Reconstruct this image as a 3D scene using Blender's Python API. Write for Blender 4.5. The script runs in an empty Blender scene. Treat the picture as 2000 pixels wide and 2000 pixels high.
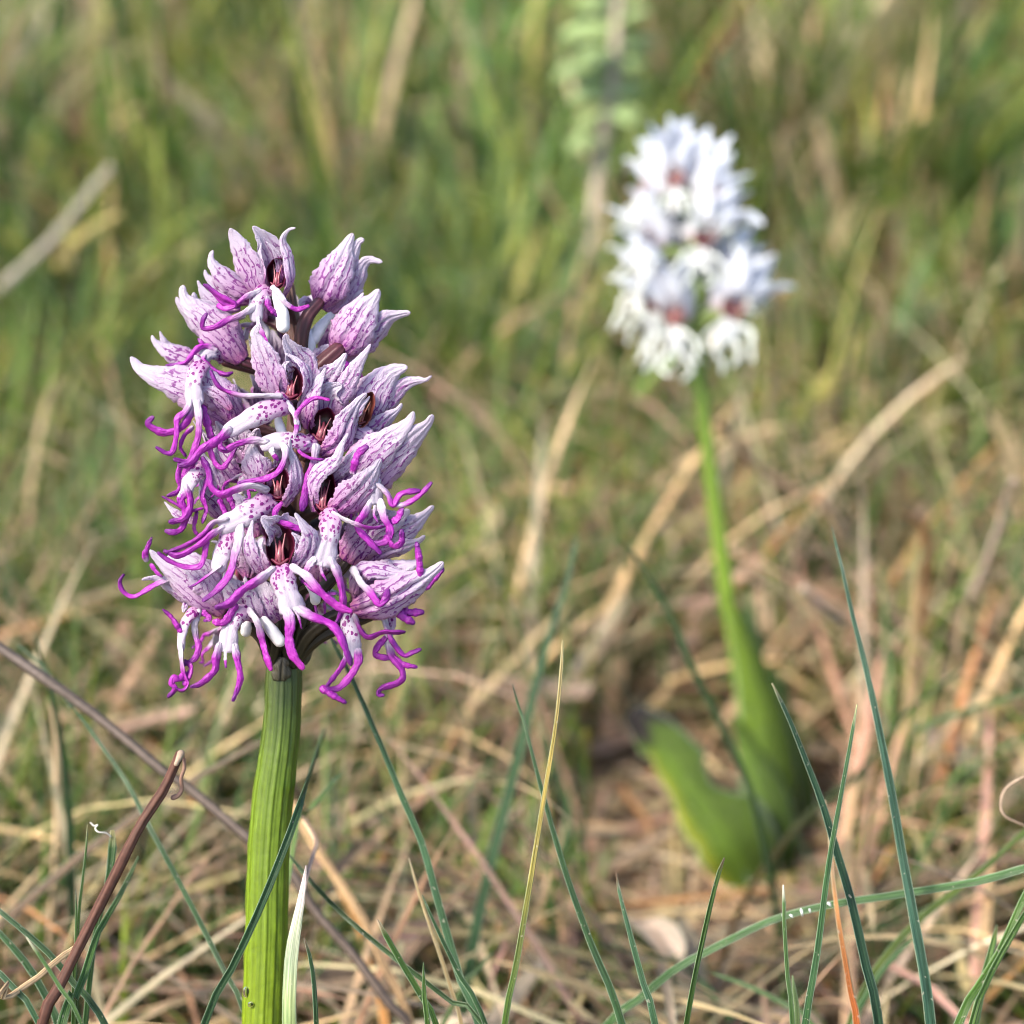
import bpy, math, random
import numpy as np
from mathutils import Vector

# ------------------------------------------------------------------ camera, sky, sun, exposure
SC = bpy.context.scene
COL = SC.collection
T = math.tan(math.radians(16.5))          # half field of view
PITCH = math.radians(25.0)
CAM = np.array([0.0, 0.0, 0.232])         # metres: a low hand-held close-up
F0 = 0.225                                # distance of the purple orchid
FWD = np.array([0, math.cos(PITCH), -math.sin(PITCH)])
UPV = np.array([0, math.sin(PITCH), math.cos(PITCH)])
RGT = np.array([1.0, 0, 0])
cd = bpy.data.cameras.new('camera'); cam = bpy.data.objects.new('camera', cd); COL.objects.link(cam)
cam.location = CAM; cam.rotation_euler = (math.radians(90) - PITCH, 0, 0)
cd.sensor_width = 36; cd.lens = 18 / T; cd.clip_start = 0.01; cd.clip_end = 500
cd.dof.use_dof = True; cd.dof.focus_distance = F0 - 0.009; cd.dof.aperture_fstop = cd.lens / 4.4
SC.camera = cam

SUN_EL, SUN_AZ = math.radians(50), math.radians(-122)   # azimuth from +Y, clockwise: sun to the left and behind the camera
wd = bpy.data.worlds.new('World'); SC.world = wd; wd.use_nodes = True
nt = wd.node_tree; bg = nt.nodes['Background']
sky = nt.nodes.new('ShaderNodeTexSky'); sky.sky_type = 'NISHITA'; sky.sun_disc = False
sky.sun_elevation = SUN_EL; sky.sun_rotation = SUN_AZ
sky.air_density = 1.0; sky.dust_density = 2.5; sky.ozone_density = 1.0
nt.links.new(sky.outputs[0], bg.inputs[0]); bg.inputs[1].default_value = 0.125
sl = bpy.data.lights.new('sun', 'SUN'); so = bpy.data.objects.new('sun', sl); COL.objects.link(so)
sl.energy = 2.5; sl.angle = math.radians(14); sl.color = (1.0, 0.92, 0.78)
sdir = Vector((math.sin(SUN_AZ) * math.cos(SUN_EL), math.cos(SUN_AZ) * math.cos(SUN_EL), math.sin(SUN_EL)))
so.rotation_euler = sdir.to_track_quat('Z', 'Y').to_euler()
so.location = (-1, -1, 2)
SC.view_settings.view_transform = 'Standard'; SC.view_settings.look = 'None'
SC.view_settings.exposure = 1.55; SC.view_settings.gamma = 1
SC.render.engine = 'CYCLES'
cy = SC.cycles
cy.use_denoising = True; cy.filter_width = 1.0; cy.max_bounces = 5; cy.diffuse_bounces = 3; cy.glossy_bounces = 1; cy.use_adaptive_sampling = True; cy.adaptive_threshold = 0.03
cy.transmission_bounces = 4; cy.transparent_max_bounces = 8; cy.sample_clamp_indirect = 4
cy.caustics_reflective = False; cy.caustics_refractive = False

random.seed(7); RNG = np.random.default_rng(11)
K = T * F0 / 1000                          # metres per traced unit at the purple orchid

def W(p, z0=F0):
    """(x right, y down, w towards the viewer) in traced units -> world metres, at depth z0."""
    p = np.asarray(p, float).reshape(-1, 3)
    z = z0 - p[:, 2] * (T * z0 / 1000)
    xc = (p[:, 0] - 1000) / 1000 * T * z; yc = -(p[:, 1] - 1000) / 1000 * T * z
    return CAM + xc[:, None] * RGT + yc[:, None] * UPV + z[:, None] * FWD

def P(x, y, z):
    return W([(x, y, 0)], z)[0]

# ------------------------------------------------------------------ materials
def new_mat(name):
    m = bpy.data.materials.new(name); m.use_nodes = True
    m.node_tree.nodes.clear(); return m, m.node_tree

class N:
    """tiny node-graph helper"""
    def __init__(s, nt): s.nt = nt
    def n(s, t, **kw):
        nd = s.nt.nodes.new(t)
        for k, v in kw.items():
            if k.startswith('i_'):
                key = k[2:]; key = int(key) if key.isdigit() else key.replace('_', ' ')
                if hasattr(v, 'links') or isinstance(v, bpy.types.NodeSocket): s.nt.links.new(v, nd.inputs[key])
                else: nd.inputs[key].default_value = v
            else: setattr(nd, k, v)
        return nd
    def m(s, op, a, b=0.0, c=None):
        nd = s.nt.nodes.new('ShaderNodeMath'); nd.operation = op
        for i, v in enumerate((a, b, c)):
            if v is None: continue
            if isinstance(v, bpy.types.NodeSocket): s.nt.links.new(v, nd.inputs[i])
            else: nd.inputs[i].default_value = v
        return nd.outputs[0]
    def ramp(s, x, a, b, lo=0.0, hi=1.0):
        nd = s.nt.nodes.new('ShaderNodeMapRange'); nd.interpolation_type = 'SMOOTHSTEP'
        s.nt.links.new(x, nd.inputs[0])
        for i, v in zip((1, 2, 3, 4), (a, b, lo, hi)): nd.inputs[i].default_value = v
        return nd.outputs[0]
    def mix(s, f, a, b, mode='MIX'):
        nd = s.nt.nodes.new('ShaderNodeMix'); nd.data_type = 'RGBA'; nd.blend_type = mode
        for i, v in zip((0, 6, 7), (f, a, b)):
            if isinstance(v, bpy.types.NodeSocket): s.nt.links.new(v, nd.inputs[i])
            else: nd.inputs[i].default_value = (*v, 1) if isinstance(v, tuple) and len(v) == 3 else v
        return nd.outputs[2]
    def noise(s, vec, scale, detail=2.0, rough=0.5):
        nd = s.nt.nodes.new('ShaderNodeTexNoise'); nd.inputs['Scale'].default_value = scale
        nd.inputs['Detail'].default_value = detail; nd.inputs['Roughness'].default_value = rough
        if vec is not None: s.nt.links.new(vec, nd.inputs['Vector'])
        return nd.outputs[0]
    def out(s, col, rough=0.5, transl=0.0, spec=0.3, bump=None, bstr=0.3, bdist=0.0002, tcol=None, sheen=0.0):
        b = s.nt.nodes.new('ShaderNodeBsdfPrincipled')
        def setin(nd, k, v):
            if isinstance(v, bpy.types.NodeSocket): s.nt.links.new(v, nd.inputs[k])
            else: nd.inputs[k].default_value = (*v, 1) if isinstance(v, tuple) and len(v) == 3 else v
        setin(b, 'Base Color', col); setin(b, 'Roughness', rough); b.inputs['Specular IOR Level'].default_value = spec
        b.inputs['Sheen Weight'].default_value = sheen
        nrm = None
        if bump is not None:
            bp = s.nt.nodes.new('ShaderNodeBump'); bp.inputs['Strength'].default_value = bstr
            bp.inputs['Distance'].default_value = bdist; s.nt.links.new(bump, bp.inputs['Height'])
            nrm = bp.outputs[0]; s.nt.links.new(nrm, b.inputs['Normal'])
        o = s.nt.nodes.new('ShaderNodeOutputMaterial')
        if transl > 0:
            tr = s.nt.nodes.new('ShaderNodeBsdfTranslucent'); setin(tr, 'Color', tcol if tcol is not None else col)
            if nrm: s.nt.links.new(nrm, tr.inputs['Normal'])
            mx = s.nt.nodes.new('ShaderNodeMixShader'); mx.inputs[0].default_value = transl
            s.nt.links.new(b.outputs[0], mx.inputs[1]); s.nt.links.new(tr.outputs[0], mx.inputs[2])
            s.nt.links.new(mx.outputs[0], o.inputs[0])
        else:
            s.nt.links.new(b.outputs[0], o.inputs[0])

def uvn(g, name):
    nd = g.n('ShaderNodeUVMap'); nd.uv_map = name
    sp = g.n('ShaderNodeSeparateXYZ'); g.nt.links.new(nd.outputs[0], sp.inputs[0])
    return nd.outputs[0], sp.outputs[0], sp.outputs[1]

def attr(g, name='Col'):
    nd = g.n('ShaderNodeAttribute'); nd.attribute_name = name; return nd.outputs[0]

def scaled(g, vec, sx, sy, sz=1.0):
    mp = g.n('ShaderNodeMapping'); g.nt.links.new(vec, mp.inputs[0]); mp.inputs['Scale'].default_value = (sx, sy, sz)
    oi = g.n('ShaderNodeObjectInfo')
    cb = g.n('ShaderNodeCombineXYZ'); 
    r = g.m('MULTIPLY', oi.outputs['Random'], 37.0)
    g.nt.links.new(r, cb.inputs[0]); g.nt.links.new(r, cb.inputs[1])
    g.nt.links.new(cb.outputs[0], mp.inputs['Location'])
    return mp.outputs[0]

def mat_petal(name, vein_col, tint, amount, transl=0.34, white=(0.56, 0.48, 0.60)):
    m, t = new_mat(name); g = N(t)
    _, u, v = uvn(g, 'UVMap'); mm, mx, my = uvn(g, 'mm')
    oi = g.n('ShaderNodeObjectInfo').outputs['Random']
    wob = g.noise(scaled(g, mm, 0.5, 0.35), 1.0, 2)
    # long veins
    ph = g.m('ADD', g.m('MULTIPLY', mx, 4.3), g.m('MULTIPLY', wob, 6.5))
    ln = g.m('ABSOLUTE', g.m('SINE', ph))
    line = g.ramp(ln, 0.58, 0.10)
    dash = g.ramp(g.noise(scaled(g, mm, 1.1, 0.75), 1.0, 3), 0.36, 0.54)
    vein = g.m('MULTIPLY', line, dash)
    # fine speckle between the veins
    sp = g.ramp(g.noise(scaled(g, mm, 2.3, 1.3), 1.0, 3), 0.53, 0.62)
    patch = g.ramp(g.noise(scaled(g, mm, 0.45, 0.4), 1.0, 1), 0.34, 0.56)
    sp = g.m('MULTIPLY', sp, patch)
    msk = g.m('MULTIPLY', g.ramp(v, 0.84, 0.60), g.ramp(g.m('ABSOLUTE', u), 0.97, 0.66))
    msk = g.m('MULTIPLY', msk, g.m('ADD', 0.8, g.m('MULTIPLY', oi, 0.5)))
    pig = g.m('MINIMUM', g.m('MULTIPLY', g.m('MAXIMUM', g.m('MULTIPLY', vein, 0.85), g.m('MULTIPLY', sp, 1.0)), g.m('MULTIPLY', msk, amount)), 0.92)
    wash = g.m('MULTIPLY', g.ramp(v, 0.86, 0.1), g.ramp(g.noise(scaled(g, mm, 0.4, 0.25), 1.0, 2), 0.25, 0.75, 0.45, 1.0))
    base = g.mix(wash, white, tint)
    base = g.mix(g.ramp(v, 0.22, 0.0), base, (tint[0] * 0.9, tint[1] * 0.72, tint[2] * 0.70))
    col = g.mix(pig, base, vein_col)
    bump = g.m('ADD', g.m('MULTIPLY', ln, 0.5), g.m('MULTIPLY', g.noise(scaled(g, mm, 6, 5), 1.0, 2), 1.4))
    g.out(col, 0.42, transl, 0.4, bump, 0.6, 0.00022)
    return m

def mat_lip(name, spot_col, amount=1.0):
    m, t = new_mat(name); g = N(t)
    _, u, v = uvn(g, 'UVMap'); mm, mx, my = uvn(g, 'mm')
    c = attr(g)
    vo = g.n('ShaderNodeTexVoronoi'); vo.inputs['Scale'].default_value = 2.5; vo.inputs['Randomness'].default_value = 1.0
    nz = g.n('ShaderNodeTexNoise'); nz.inputs['Scale'].default_value = 3.0
    vec = scaled(g, mm, 1.15, 0.85); t.links.new(vec, nz.inputs['Vector'])
    mv = g.n('ShaderNodeMix'); mv.data_type = 'VECTOR'; mv.inputs[0].default_value = 0.30
    t.links.new(vec, mv.inputs[4]); t.links.new(nz.outputs['Color'], mv.inputs[5]); t.links.new(mv.outputs[1], vo.inputs['Vector'])
    spot = g.ramp(vo.outputs['Distance'], 0.48, 0.36)
    keep = g.ramp(g.noise(vec, 0.9, 1), 0.30, 0.40)
    spot = g.m('MULTIPLY', g.m('MULTIPLY', spot, keep), g.m('MULTIPLY', g.ramp(v, 0.72, 0.5), amount))
    spot = g.m('MULTIPLY', spot, g.ramp(g.m('ABSOLUTE', u), 1.0, 0.75))
    col = g.mix(spot, c, spot_col)
    g.out(col, 0.5, 0.3, 0.35, g.noise(vec, 5.0, 2), 0.5, 0.00015)
    return m

def mat_lobe(name):
    m, t = new_mat(name); g = N(t)
    mm, mx, my = uvn(g, 'mm'); c = attr(g)
    n = g.noise(scaled(g, mm, 2.5, 1.0), 1.0, 3)
    col = g.mix(1.0, c, g.mix(n, (0.40, 0.35, 0.45), (1.45, 1.5, 1.35)), 'MULTIPLY')
    g.out(col, g.ramp(g.noise(scaled(g, mm, 1.2, .7), 1.0, 2), .3, .7, .3, .55), 0.14, 0.4, g.noise(scaled(g, mm, 2.6, 1.2), 1.0, 3), 0.8, 0.0003)
    return m

def mat_col(name, rough=0.5, transl=0.0, spec=0.35, nscale=400, lo=0.65, hi=1.3, bdist=0.0002):
    """pigment from the mesh's own colour attribute, broken up with grain"""
    m, t = new_mat(name); g = N(t)
    tc = g.n('ShaderNodeTexCoord').outputs['Object']
    n = g.noise(tc, nscale, 3); c = attr(g)
    col = g.mix(1.0, c, g.mix(n, (lo, lo, lo), (hi, hi, hi)), 'MULTIPLY')
    g.out(col, rough, transl, spec, n, 0.4, bdist)
    return m

def mat_blade(name, rough=0.42, transl=0.40):
    m, t = new_mat(name); g = N(t)
    _, u, v = uvn(g, 'UVMap'); mm, mx, my = uvn(g, 'mm'); c = attr(g)
    st = g.ramp(g.noise(scaled(g, mm, 7.0, 0.10), 1.0, 2), 0.3, 0.7)
    bl = g.noise(scaled(g, mm, 0.8, 0.22), 1.0, 3)
    col = g.mix(1.0, c, g.mix(st, (0.48, 0.52, 0.46), (1.35, 1.3, 1.3)), 'MULTIPLY')
    col = g.mix(1.0, col, g.mix(bl, (0.5, 0.58, 0.6), (1.6, 1.4, 1.2)), 'MULTIPLY')
    rim = g.ramp(g.m('ABSOLUTE', u), 0.80, 0.97, 0.0, 0.45)        # pale leaf margin
    col = g.mix(rim, col, (0.42, 0.50, 0.36))
    half = g.ramp(u, -0.15, 0.15, 0.78, 1.12)  # shading of the fold painted into the colour: one half darker
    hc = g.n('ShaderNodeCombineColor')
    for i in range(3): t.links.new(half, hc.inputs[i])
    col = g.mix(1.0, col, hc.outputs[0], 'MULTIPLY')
    fl = g.ramp(g.noise(scaled(g, mm, 1.6, 1.1), 1.0, 2), 0.66, 0.72)  # dust and scuffs
    col = g.mix(g.m('MULTIPLY', fl, 0.5), col, (0.5, 0.45, 0.36))
    g.out(col, rough, transl, 0.4, st, 0.5, 0.00012)
    return m

M = dict(
    hood=mat_petal('petal_lilac', (0.20, 0.018, 0.22), (0.50, 0.20, 0.46), 1.15),
    inner=mat_petal('petal_inner', (0.17, 0.010, 0.16), (0.46, 0.15, 0.41), 1.3),
    pale=mat_petal('petal_pale', (0.22, 0.026, 0.25), (0.53, 0.30, 0.53), 0.95),
    whitepetal=mat_petal('petal_white', (0.62, 0.52, 0.62), (0.74, 0.74, 0.79), 0.3, 0.34, (0.76, 0.80, 0.88)),
    lip=mat_lip('lip_spotted', (0.19, 0.012, 0.17)),
    whitelip=mat_lip('lip_white', (0.6, 0.45, 0.5), 0.3),
    lobe=mat_lobe('lobe_magenta'),
    throat=mat_col('throat_crimson', 0.35, 0.1, 0.5, 900, 0.4, 1.6),
    plain=mat_col('plant_tissue', 0.45, 0.12, 0.35, 700),
    stem=mat_col('stem_skin', 0.4, 0.1, 0.4, 900, 0.7, 1.25),
    wood=mat_col('dry_stalk', 0.65, 0.0, 0.25, 1100, 0.5, 1.4),
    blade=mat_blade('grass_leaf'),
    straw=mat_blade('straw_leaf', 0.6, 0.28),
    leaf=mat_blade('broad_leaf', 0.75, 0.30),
)

# ------------------------------------------------------------------ mesh helpers
def link_mesh(name, V, Fq, mat, parent=None, uv=None, mm=None, col=None, smooth=True):
    me = bpy.data.meshes.new(name)
    V = np.asarray(V, np.float32)
    me.from_pydata(V.tolist(), [], Fq if isinstance(Fq, list) else Fq.tolist())
    li = np.empty(len(me.loops), np.int32); me.loops.foreach_get('vertex_index', li)
    for nm, arr in (('UVMap', uv), ('mm', mm)):
        if arr is not None:
            ly = me.uv_layers.new(name=nm); ly.data.foreach_set('uv', np.asarray(arr, np.float32)[li].ravel())
    if col is not None:
        ca = me.color_attributes.new('Col', 'FLOAT_COLOR', 'POINT')
        c4 = np.ones((len(V), 4), np.float32); c4[:, :3] = col; ca.data.foreach_set('color', c4.ravel())
    me.materials.append(mat)
    if smooth: me.polygons.foreach_set('use_smooth', np.ones(len(me.polygons), bool))
    me.update()
    o = bpy.data.objects.new(name, me); COL.objects.link(o)
    if parent is not None: o.parent = parent
    return o

def empty(name, loc=None, parent=None):
    o = bpy.data.objects.new(name, None); COL.objects.link(o); o.empty_display_size = 0.005
    if parent is not None: o.parent = parent
    return o

def tag(o, label=None, cat=None, group=None, kind=None):
    for k, v in (('label', label), ('category', cat), ('group', group), ('kind', kind)):
        if v: o[k] = v
    return o

def pts3(p):
    return np.array([(q[0], q[1], q[2] if len(q) > 2 else 0.0) for q in p], float)

def spline(p, n):
    """centripetal-ish Catmull-Rom through p, n samples, even in arc length"""
    p = np.asarray(p, float)
    if len(p) == 2:
        return p[0] + (p[1] - p[0]) * np.linspace(0, 1, n)[:, None]
    q = np.vstack([2 * p[0] - p[1], p, 2 * p[-1] - p[-2]])
    out = []
    for i in range(1, len(q) - 2):
        a, b, c, d = q[i - 1:i + 3]
        t = np.linspace(0, 1, 16, endpoint=False)[:, None]
        out.append(0.5 * (2 * b + (c - a) * t + (2 * a - 5 * b + 4 * c - d) * t ** 2 + (3 * b - a - 3 * c + d) * t ** 3))
    out = np.vstack(out + [p[-1:]])
    s = np.r_[0, np.cumsum(np.linalg.norm(np.diff(out, axis=0), axis=1))]
    x = np.linspace(0, s[-1], n)
    return np.stack([np.interp(x, s, out[:, k]) for k in range(out.shape[1])], 1)

def unit(a): return a / np.maximum(np.linalg.norm(a, axis=-1, keepdims=True), 1e-12)

def tangents(c):
    return unit(np.gradient(c, axis=0))

def tube_arrays(c, r, sides=10, flat=1.0, hint=(0, 0, 1), ribs=0, ribamp=0.0, cap=True):
    """c (n,3) centreline, r (n,) radii; rounded ends"""
    c = np.asarray(c, float); r = np.asarray(r, float)
    if cap:   # rounded caps: extra rings past both ends
        t = tangents(c); add0, add1, r0, r1 = [], [], [], []
        for a in (0.92, 0.62, 0.05):
            h = math.sqrt(1 - a * a)
            add1.append(c[-1] + t[-1] * r[-1] * h); r1.append(r[-1] * a)
            add0.insert(0, c[0] - t[0] * r[0] * h); r0.insert(0, r[0] * a)
        c = np.vstack([add0, c, add1]); r = np.r_[r0, r, r1]
    t = tangents(c); h = np.asarray(hint, float)
    s = np.empty_like(c); nrm = np.empty_like(c); prev = h
    for i in range(len(c)):
        n_ = prev - t[i] * prev.dot(t[i])
        if np.linalg.norm(n_) < 1e-6: n_ = np.cross(t[i], (0.3, 0.9, 0.2))
        n_ /= np.linalg.norm(n_); nrm[i] = n_; s[i] = np.cross(t[i], n_); prev = n_
    th = np.linspace(0, 2 * np.pi, sides, endpoint=False)
    rad = 1 + ribamp * np.cos(ribs * th) if ribs else np.ones(sides)
    V = (c[:, None] + (r[:, None] * np.cos(th) * rad)[..., None] * s[:, None] + (r[:, None] * flat * np.sin(th) * rad)[..., None] * nrm[:, None])
    n = len(c); I = np.arange(n * sides).reshape(n, sides); J = np.roll(I, -1, 1)
    F = np.stack([I[:-1], J[:-1], J[1:], I[1:]], -1).reshape(-1, 4).tolist()
    F.append(I[0][::-1].tolist()); F.append(I[-1].tolist())
    L = np.r_[0, np.cumsum(np.linalg.norm(np.diff(c, axis=0), axis=1))]
    v = L / L[-1]
    return V.reshape(-1, 3), F, np.repeat(v, sides), np.tile(th / (2 * np.pi), n), np.repeat(L, sides)

def ribbon_arrays(c, hw, normal, nacross=7, cup=0.0, thick=2.0, ruffle=0.0, seed=0, fold=0.0, pleat=0.0):
    """c (n,3) centreline, hw (n,) half widths, normal (n,3) hints. Closed, thick ribbon."""
    n = len(c); t = tangents(c)
    nr = normal - t * np.sum(normal * t, 1, keepdims=True); nr = unit(nr); s = np.cross(t, nr)
    u = np.linspace(-1, 1, nacross)
    V = c[:, None] + (hw[:, None] * u)[..., None] * s[:, None]
    dep = -cup * hw[:, None] * (u ** 2) - fold * hw[:, None] * (1 - np.abs(u))
    if pleat:
        dep = dep + pleat * hw[:, None] * (np.cos(u * 10.5 + seed)[None] * (1 - u[None] ** 2) - 1.6 * np.exp(-(u[None] / .16) ** 2))
    if ruffle:
        rs = np.random.default_rng(seed); ph = rs.uniform(0, 6.3, 4); v = np.linspace(0, 1, n)
        dep = dep + ruffle * hw[:, None] * np.where(u > 0, np.sin(v * 11 + ph[0])[:, None] + .5 * np.sin(v * 23 + ph[1])[:, None],
                                     np.sin(v * 10 + ph[2])[:, None] + .5 * np.sin(v * 21 + ph[3])[:, None]) * np.abs(u) ** 2
    V = V + dep[..., None] * nr[:, None]
    gu = np.gradient(V, axis=1); gv = np.gradient(V, axis=0)
    nn = unit(np.cross(gv, gu)); sg = np.sign(np.sum(nn * nr[:, None], -1, keepdims=True)); sg[sg == 0] = 1; nn = nn * sg
    edge = (1 - 0.75 * np.abs(u) ** 4)[None, :, None]
    A = V + nn * thick * 0.5 * edge; B = V - nn * thick * 0.5 * edge
    k = nacross; I = np.arange(n * k).reshape(n, k); O = n * k
    F = np.stack([I[:-1, :-1], I[:-1, 1:], I[1:, 1:], I[1:, :-1]], -1).reshape(-1, 4)
    Fb = F[:, ::-1] + O
    e1 = np.stack([I[:-1, 0], I[1:, 0], I[1:, 0] + O, I[:-1, 0] + O], -1)
    e2 = np.stack([I[1:, -1], I[:-1, -1], I[:-1, -1] + O, I[1:, -1] + O], -1)
    e3 = np.stack([I[0, 1:], I[0, :-1], I[0, :-1] + O, I[0, 1:] + O], -1)
    e4 = np.stack([I[-1, :-1], I[-1, 1:], I[-1, 1:] + O, I[-1, :-1] + O], -1)
    Fa = np.vstack([F, Fb, e1, e2, e3, e4])
    L = np.r_[0, np.cumsum(np.linalg.norm(np.diff(c, axis=0), axis=1))]
    uu = np.tile(u, n); vv = np.repeat(L / L[-1], k); mmx = (hw[:, None] * u).ravel(); mmy = np.repeat(L, k)
    d = lambda a: np.r_[a, a]
    return np.vstack([A.reshape(-1, 3), B.reshape(-1, 3)]), Fa.tolist(), d(uu), d(vv), d(mmx), d(mmy)

def lerp(a, b, t):
    a = np.asarray(a, float); b = np.asarray(b, float); t = np.asarray(t, float)[..., None]
    return a + (b - a) * t
def ss(x, a, b):
    t = np.clip((np.asarray(x, float) - a) / (b - a), 0, 1); return t * t * (3 - 2 * t)
# ------------------------------------------------------------------ orchid florets
LILAC = (0.54, 0.44, 0.58); WHITE = (0.52, 0.45, 0.55); PINK = (0.52, 0.28, 0.48)
MAG = (0.33, 0.022, 0.34); DEEP = (0.13, 0.006, 0.18); HOT = (0.37, 0.022, 0.34)
SEPAL = ([0, .12, .35, .6, .78, .9, .97, 1], [.42, .72, 1, .84, .46, .24, .17, .08])
STRAP = ([0, .2, .5, .75, .9, .97, 1], [.6, .8, 1, .85, .6, .4, .15])
LIPW = ([0, .1, .3, .55, .8, 1], [.75, .9, .85, .8, 1.0, 1.15])

class Floret:
    seedc = 0
    def __init__(s, orchid, z0, base, mats=None, pal=None):
        s.e = empty('floret', parent=orchid); s.z0 = z0; s.b = base
        s.mm = T * z0                       # millimetres per traced unit
        s.m = mats or dict(hood=M['hood'], inner=M['inner'], pale=M['pale'], lip=M['lip'])
        s.pal = pal or dict(white=WHITE, mag=MAG, deep=DEEP)
    def w(s, p):
        p = pts3(p); p[:, 2] += s.b; return p
    def put(s, name, arr, mat, colf=None):
        V, F, u, v, mx, my = arr
        col = colf(v, u) if colf else None
        return link_mesh(name, W(V, s.z0), F, mat, s.e, np.stack([u, v], 1), np.stack([mx, my], 1) * s.mm, col)
    def petal(s, p, width, n=(0, 0, 1), n1=None, cup=0.55, mat='hood', prof=SEPAL, ruffle=0.09, name='sepal', thick=2.4):
        Floret.seedc += 1
        c = spline(s.w(p), 56); v = np.linspace(0, 1, 56); rj = np.random.default_rng(Floret.seedc)
        hw = width * 0.54 * np.interp(v, *prof)
        hw = hw * (1 + 0.05 * np.sin(v * 17 + Floret.seedc) + 0.04 * np.sin(v * 37 + 2 * Floret.seedc) + .03 * np.sin(v * 83 + Floret.seedc) + rj.normal(0, .025, 56)); hw[-1] *= 0.5
        nn = lerp(n, n1 if n1 is not None else n, v)
        return s.put(name, ribbon_arrays(c, hw, nn, 15, cup * .68, thick, ruffle, Floret.seedc, 0.0, .065), s.m[mat])
    def lip(s, p, w0, w1, n=(0, 0, 1), cup=0.35, end=None, base=None, prof=None, name='lip'):
        Floret.seedc += 1
        c = spline(s.w(p), 26); v = np.linspace(0, 1, 26)
        hw = 0.5 * lerp([w0], [w1], v)[:, 0] * (np.interp(v, *prof) if prof else 1.0) * (1 + 0.06 * np.sin(v * 13 + Floret.seedc) + .04 * np.sin(v * 31 + Floret.seedc))
        hw[-1] *= 0.7; hw[-2] *= 0.92
        a = base or PINK if s.pal['white'] is WHITE else s.pal['white']; b = s.pal['white']; e = end or b
        cf = lambda v, u: lerp(lerp(a, b, np.zeros(1))[0], b, ss(v, .15, .6)) if end is None else \
            np.where((v < .75)[:, None], lerp(a, b, ss(v, .15, .6)), lerp(b, e, ss(v, .75, 1.0)))
        return s.put(name, ribbon_arrays(c, hw, np.tile(np.asarray(n, float), (26, 1)), 11, cup, 5.0, 0.10, Floret.seedc, 0.0, .05), s.m['lip'], cf)
    def limb(s, p, r=6.5, g=(0.1, 0.45), r1=None, start=None, tip=None, flat=0.8, name='lip_lobe'):
        """one narrow curled lobe of the lip: pale where it leaves the body, magenta further out"""
        Floret.seedc += 1
        rj = np.random.default_rng(Floret.seedc); q = s.w(p); q[1:-1] += rj.normal(0, 1.6, (len(q) - 2, 3)); c = spline(q, 44); v = np.linspace(0, 1, 44); r1 = r * 0.72 if r1 is None else r1
        rr = .90 * (r + (r1 - r) * v) * (1 + .10 * np.sin(v * 13 + Floret.seedc) + .07 * np.sin(v * 29 + Floret.seedc * 1.7) + .04 * np.sin(v * 67 + Floret.seedc)) * np.interp(v, [0, .8, .95, 1], [1, 1, .9, .72])
        V, F, vv, th, L = tube_arrays(c, rr, 12, flat * rj.uniform(.55, .95), hint=rj.normal(0, .5, 3) + np.array([0, 0, 1.]), ribs=3, ribamp=.15)
        a = start or s.pal['white']; b = s.pal['mag']; d = tip or s.pal['deep']
        jt = 0.9 + 0.2 * ((Floret.seedc * 0.618) % 1)
        b = tuple(x * jt for x in b)
        col = np.where((vv < .62)[:, None], lerp(a, b, ss(vv, *g)), lerp(b, d, ss(vv, .62, 1.0)))
        return link_mesh(name, W(V, s.z0), F, M['lobe'], s.e, np.stack([th, vv], 1), np.stack([th * 6.28 * r, L], 1) * s.mm, col)
    def tube(s, name, p, r, c0, c1, mat='plain', sides=12, n=26, flat=1.0, ribs=0, ribamp=0.0, prof=None):
        c = spline(s.w(p), n); v = np.linspace(0, 1, n)
        rr = np.interp(v, np.linspace(0, 1, len(r)), r)
        V, F, vv, th, L = tube_arrays(c, rr, sides, flat, ribs=ribs, ribamp=ribamp)
        col = lerp(c0, c1, vv)
        if ribs:
            col = col * (0.62 + 0.5 * (np.cos(ribs * th * 2 * np.pi) * .5 + .5))[:, None]
        return link_mesh(name, W(V, s.z0), F, M[mat], s.e, np.stack([th, vv], 1), np.stack([th * 6.28 * rr.mean(), L], 1) * s.mm, col)
    def spur(s, p, r=12, c=(0.78, 0.74, 0.80)):
        return s.tube('spur', p, [r * .55, r * .7, r, r * .95], c, (0.70, 0.68, 0.68), 'plain', 14)
    def ovary(s, p, r=12, c0=None, c1=(0.10, 0.026, 0.042)):
        if c0 is None:
            k = min(max((p[0][1] - 800) / 400, 0), 1); c0 = tuple(lerp((.085, .05, .035), (.022, .022, .010), [k])[0]); c1 = tuple(lerp(c1, (.035, .022, .02), [k])[0])
        return s.tube('ovary', p, [r * .8, r, r, r * .85], c0, c1, 'plain', 24, ribs=6, ribamp=0.10)
    def throat(s, x, y, dw=0, rx=19, ry=30, ang=0.0, depth=34, face=(0, 0, 1), dark=(0.022, 0.001, 0.006), rim=(0.20, 0.018, 0.07), colm=(0.33, 0.12, 0.14)):
        depth *= 0.72; rx *= 1.1; ry *= 1.06; dw += 12 if s.z0 == F0 and face[2] > .9 else 0
        """the open mouth of the hood: a deep crimson cup with the column standing in it"""
        f = unit(np.asarray(face, float)); up = np.array([math.sin(ang), -math.cos(ang), 0.0])
        up = unit(up - f * up.dot(f)); rt = np.cross(up, f)
        o = np.array([x, y, dw + s.b], float)
        rings = 9; sides = 28; th = np.linspace(0, 2 * np.pi, sides, endpoint=False); V, C = [], []
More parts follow.
